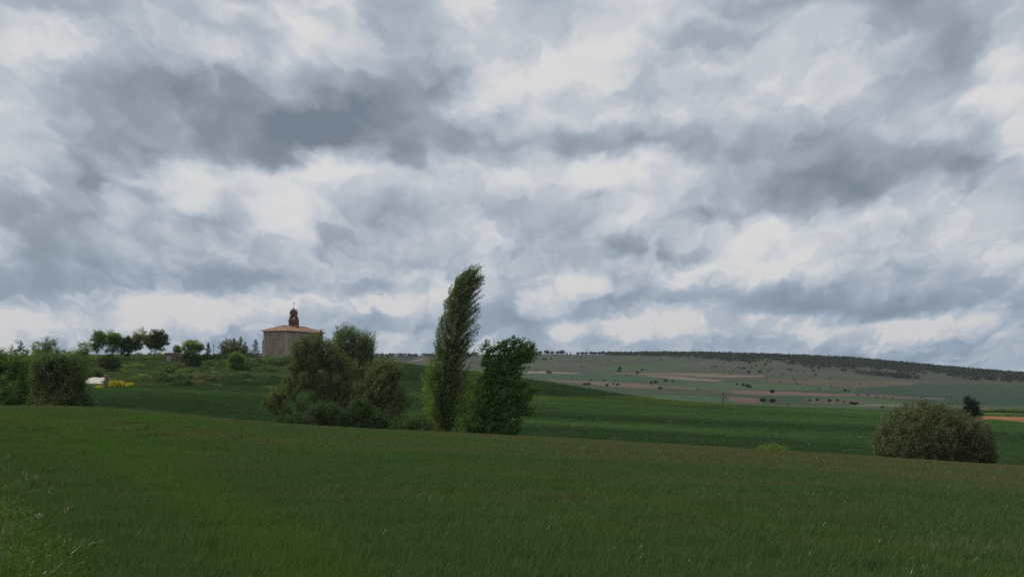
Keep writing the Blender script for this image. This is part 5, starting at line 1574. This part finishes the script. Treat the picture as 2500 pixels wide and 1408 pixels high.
def blade_patch(name, n, half, hgt, wid, mat, seed, lean=0.35, curl=0.5, wind=0.55, tip_keep=0.0):
    """a patch of n bent blades, 7 vertices each"""
    rs = np.random.default_rng(seed)
    bx, by = rs.uniform(-half, half, n), rs.uniform(-half, half, n)
    h = hgt * rs.uniform(0.65, 1.2, n)
    ang = rs.uniform(0, 2 * math.pi, n)
    ld = np.stack([np.cos(ang) * lean + wind * rs.uniform(0.3, 1.3, n), np.sin(ang) * lean], -1)
    c = curl * rs.uniform(0.5, 1.5, n)
    fa = rs.uniform(0, math.pi, n)
    sx, sy = np.cos(fa), np.sin(fa)
    w = wid * rs.uniform(0.6, 1.3, n)
    V = []
    for t, wf in ((0, 0.8), (0.45, 1.0), (0.8, 0.7), (1.0, 0)):
        off = (t * 0.5 + t * t * c)[:, None] * ld * h[:, None]
        x = bx + off[:, 0]; y = by + off[:, 1]; z = h * (t - 0.35 * c * t * t * np.hypot(ld[:, 0], ld[:, 1]))
        if wf > 0:
            V.append(np.stack([x - sx * w * wf / 2, y - sy * w * wf / 2, z], -1))
            V.append(np.stack([x + sx * w * wf / 2, y + sy * w * wf / 2, z], -1))
        else:
            V.append(np.stack([x, y, z], -1))
    V = np.stack(V, 1).reshape(-1, 3)
    b = np.arange(n)[:, None] * 7
    tri = np.array([[0, 1, 3], [0, 3, 2], [2, 3, 5], [2, 5, 4], [4, 5, 6]])
    F = (b[:, None] + tri[None]).reshape(-1, 3)
    me = mesh_np(name, V, F, mat, {'v': np.repeat(rs.uniform(0, 1, n), 7)})
    return bpy.data.objects.new(name, me)

def scatter(name, protos, P, rotz, scl, label, cat, tint=None, tilt=None):
    """one stuff object: instances of the patches on points"""
    coll = bpy.data.collections.new(name + '_patches')
    for p in protos:
        coll.objects.link(p)
    n = len(P)
    me = bpy.data.meshes.new(name)
    me.vertices.add(n)
    me.vertices.foreach_set('co', np.asarray(P, np.float32).ravel())
    rot = np.zeros((n, 3), np.float32)
    if tilt is not None:
        rot[:, :2] = tilt
    rot[:, 2] = rotz
    me.attributes.new('rot', 'FLOAT_VECTOR', 'POINT').data.foreach_set('vector', rot.ravel())
    s3 = np.asarray(scl, np.float32)
    me.attributes.new('scl', 'FLOAT_VECTOR', 'POINT').data.foreach_set('vector', s3.ravel())
    me.attributes.new('pick', 'INT', 'POINT').data.foreach_set('value', np.random.default_rng(len(name)).integers(0, len(protos), n).astype(np.int32))
    if tint is not None:
        t4 = np.concatenate([tint, np.ones((n, 1))], 1).astype(np.float32)
        me.attributes.new('tint', 'FLOAT_COLOR', 'POINT').data.foreach_set('color', t4.ravel())
    o = link(name, me)
    ng = bpy.data.node_groups.new(name + '_nodes', 'GeometryNodeTree')
    ng.interface.new_socket('Geometry', in_out='INPUT', socket_type='NodeSocketGeometry')
    ng.interface.new_socket('Geometry', in_out='OUTPUT', socket_type='NodeSocketGeometry')
    gi, go = ng.nodes.new('NodeGroupInput'), ng.nodes.new('NodeGroupOutput')
    mp = ng.nodes.new('GeometryNodeMeshToPoints')
    ip = ng.nodes.new('GeometryNodeInstanceOnPoints')
    ci = ng.nodes.new('GeometryNodeCollectionInfo')
    ci.inputs['Collection'].default_value = coll
    ci.inputs['Separate Children'].default_value = True
    ci.inputs['Reset Children'].default_value = True
    def attr(nm, dt):
        a = ng.nodes.new('GeometryNodeInputNamedAttribute'); a.data_type = dt; a.inputs['Name'].default_value = nm
        return a.outputs[0]
    L = ng.links
    L.new(gi.outputs[0], mp.inputs[0]); L.new(mp.outputs[0], ip.inputs['Points']); L.new(ci.outputs[0], ip.inputs['Instance'])
    ip.inputs['Pick Instance'].default_value = True
    L.new(attr('pick', 'INT'), ip.inputs['Instance Index'])
    er = ng.nodes.new('FunctionNodeEulerToRotation')
    L.new(attr('rot', 'FLOAT_VECTOR'), er.inputs[0]); L.new(er.outputs[0], ip.inputs['Rotation'])
    L.new(attr('scl', 'FLOAT_VECTOR'), ip.inputs['Scale'])
    L.new(ip.outputs[0], go.inputs[0])
    md = o.modifiers.new('scatter', 'NODES'); md.node_group = ng
    tag(o, label, cat, kind='stuff')
    return o

def wedge_points(y0, y1, cell, margin, rs, slope=0.52):
    """jittered grid of points over the part of the ground the camera can see, plus a margin"""
    ys = np.arange(y0, y1, cell)
    out = []
    for y in ys:
        hw = slope * y + margin
        n = int(2 * hw / cell) + 1
        x = -hw + (np.arange(n) + rs.uniform(0, 1, n)) * cell
        out.append(np.stack([x, y + rs.uniform(0, cell, n)], -1))
    return np.concatenate(out)

def build_grass():
    rs = np.random.default_rng(9)
    # --- cereal crop of the near field
    gm = grass_material('crop_blades', (0.074, 0.128, 0.048), (0.150, 0.130, 0.062), 0.15, fresh=(0.085, 0.160, 0.034))
    fine = [blade_patch('crop_patch', 1300, 0.62, 0.36, 0.0075, gm, 400 + i, lean=0.3, curl=0.35, wind=0.32) for i in range(5)]
    P = wedge_points(9, 46, 0.95, 5, rs)
    def put(P, dz=0.0):
        z = height(P[:, 0], P[:, 1])
        return np.column_stack([P, z + dz])
    hs = 1 + 0.22 * vnoise(P[:, 0], P[:, 1], 0.25, 51, 3)
    k = rs.uniform(0.95, 1.15, len(P))
    scatter('crop_near', fine, put(P), rs.normal(0, 0.35, len(P)), np.column_stack([k, k, hs]), 'green cereal crop of the near field, foreground half', 'crop')
    mid = [blade_patch('crop_patch_wide', 1500, 0.95, 0.36, 0.014, gm, 420 + i, lean=0.3, curl=0.35, wind=0.32) for i in range(4)]
    P = wedge_points(45, 128, 1.5, 8, rs)
    hs = 1 + 0.22 * vnoise(P[:, 0], P[:, 1], 0.12, 51, 3)
    k = rs.uniform(0.95, 1.15, len(P))
    scatter('crop_beyond', mid, put(P), rs.normal(0, 0.35, len(P)), np.column_stack([k, k, hs]), 'green cereal crop of the near field, towards its crest', 'crop')
    # --- crop and rough grass of the hillside beyond: each patch takes the colour of the parcel it grows on
    tm = grass_material('hill_blades', None, None, 0.10, use_tint=True)
    far = [blade_patch('hill_patch', 1100, 1.9, 0.38, 0.034, tm, 440 + i, wind=0.3) for i in range(4)]
    P = wedge_points(150, 470, 3.2, 14, rs, 0.47)
    x, y = P[:, 0], P[:, 1]
    z = height(x, y)
    tint = ground_colour(x, y, z)
    px, py = project(x, y, z)
    # wind streaks: bands of lighter crop that run across the slope
    st = np.clip(vnoise(x * 0.22, y + 0.12 * x, 0.045, 61, 4) * 1.8, -1, 1)
    tint = tint * (1 + 0.32 * st[:, None]) + np.array((0.012, 0.012, 0.001)) * np.clip(st, 0, 1)[:, None]
    soil = tint[:, 0] > 0.2
    keep = ~soil
    W = WELL
    keep &= ~((np.abs(px - 233) < 27) & (py > 916) & (py < 940) & (y < 345))
    rough = (tint[:, 0] > 0.052) & (px < 960)
    hs = np.where(rough, 1.0 + 0.6 * vnoise(x, y, 0.2, 62, 3), 0.9)
    k = rs.uniform(0.95, 1.15, len(P))
    scatter('hill_crop', far, np.column_stack([P, z])[keep], rs.normal(0, 0.4, len(P))[keep], np.column_stack([k, k, hs])[keep], 'dark green crop and rough grass on the slope beyond the trees', 'crop', tint[keep])
    # --- lush verge in the bottom left corner
    vm = grass_material('verge_blades', (0.070, 0.130, 0.026), (0.150, 0.125, 0.055), 0.30)
    verge = [blade_patch('verge_patch', 170, 0.45, 0.38, 0.011, vm, 460 + i, lean=0.6, curl=0.9, wind=0.6) for i in range(3)]
    for i in range(2):                                              # broad-leaved weeds between the blades
        q = np.random.default_rng(470 + i)
        Pw = np.column_stack([q.normal(0, 0.25, 150), q.normal(0, 0.25, 150), q.uniform(0.04, 0.36, 150)])
        v, f = leaf_cards(Pw, 0.05, q, 0.1, (0.4, 0, 0.2), 0.5)
        verge.append(bpy.data.objects.new('weed_patch', mesh_np('weed_patch', v, f, LM['mid' if i < 1 else 'fresh'], {'v': np.repeat(q.beta(2, 4, 150), 4)})))
    n = 2600
    Y = rs.uniform(9.0, 30.0, n)
    edge = -0.290 * Y - 0.8 + 0.55 * vnoise(Y, Y * 0, 0.35, 71, 3)          # verge lies left of this line
    edge = np.interp(Y, [9, 14, 18, 22, 26, 30], [-2.6, -4.6, -6.5, -8.9, -11.0, -13.2]) + 0.9 * vnoise(Y, Y * 0, 0.35, 71, 3)
    X = edge - rs.gamma(1.6, 1.0, n)
    z = height(X, Y)
    k = rs.uniform(0.7, 1.25, n)
    scatter('verge_grass', verge, np.column_stack([X, Y, z]), rs.normal(0, 0.4, n), np.column_stack([k, k, k * rs.uniform(0.7, 1.2, n)]), 'lush bent grass and weeds in the bottom left corner', 'grass')
build_grass()

# ------------------------------------------------------------------ dry stalks standing out of the verge
def dry_stalk(px, py_top, Y, lean, label, seed, side=3):
    g = ground(px, Y)
    rs = np.random.default_rng(seed)
    H = CAMZ - (py_top - HY) / FPX * Y - g.z
    root = link('dry_stalk', None, None, g)
    tag(root, label, 'stalk', 'dry stalks in the verge')
    nodes = [np.array((0, 0, -0.1))]; par = [-1]
    for s in range(1, 8):
        f = s / 7
        nodes.append(np.array((lean * f * f + rs.normal(0, 0.012), rs.normal(0, 0.02), H * f))); par.append(len(nodes) - 2)
    stem = len(nodes)
    for b in range(side):
        j = rs.integers(3, stem - 1)
        d = np.array((rs.uniform(0.25, 0.6) * rs.choice((-1, 1)), rs.normal(0, 0.1), rs.uniform(0.15, 0.4)))
        a = nodes[j]
        nodes.append(a + d * 0.22 * H); par.append(j)
        nodes.append(a + d * 0.42 * H + np.array((0.03, 0, -0.02))); par.append(len(nodes) - 2)
    nodes, par = np.array(nodes), np.array(par)
    r = radii(nodes, par, 0.003, 2.4)
    V, F = tubes(nodes, par, r, 5)
    link('stem', mesh_np('stem', V, F, STRAW, smooth=True), root)
    tips = nodes[[i for i in range(len(nodes)) if i not in set(par.tolist())]]
    P = np.repeat(tips, 12, 0) + rs.normal(0, 0.03, (len(tips) * 12, 3))
    v, f = leaf_cards(P, 0.05, rs, 0, (0.4, 0, 0.4), 0.4)
    link('seed_head', mesh_np('seed_head', v, f, STRAW, {'v': np.repeat(rs.uniform(0, 1, len(P)), 4)}), root)
STRAW = simple('dry_straw', (0.20, 0.165, 0.115), 0.9, 0.15)
dry_stalk(18, 1115, 20.0, 0.03, 'upright dry stalk at the left edge, above the bright verge grass', 501)
dry_stalk(14, 1165, 17.5, 0.28, 'dry stalk leaning right at the left edge, lower than the upright one', 502, 2)
dry_stalk(4, 1195, 16.0, -0.06, 'short dry stalk cut by the left edge', 503, 1)
dry_stalk(112, 1240, 17.0, 0.30, 'single pale grass stem leaning right over the edge of the crop', 504, 0)

# ------------------------------------------------------------------ air between here and the ridge
def build_haze():
    bm = bmesh.new()
    bm_prism(bm, [(-5200, -75), (5200, -75), (5200, 4520), (-5200, 4520)], -60, 95)
    bmesh.ops.recalc_face_normals(bm, faces=bm.faces)
    me = bpy.data.meshes.new('haze'); bm.to_mesh(me); bm.free()
    m, N, out = material('air')
    pv = N.node('ShaderNodeVolumePrincipled')
    pv.inputs['Color'].default_value = (0.86, 0.92, 1.0, 1)
    pv.inputs['Density'].default_value = 0.000032
    pv.inputs['Anisotropy'].default_value = 0.2
    N.l.new(pv.outputs[0], out.inputs['Volume'])
    me.materials.append(m)
    tag(link('haze', me), 'thin blue air over the valley', kind='stuff')
build_haze()
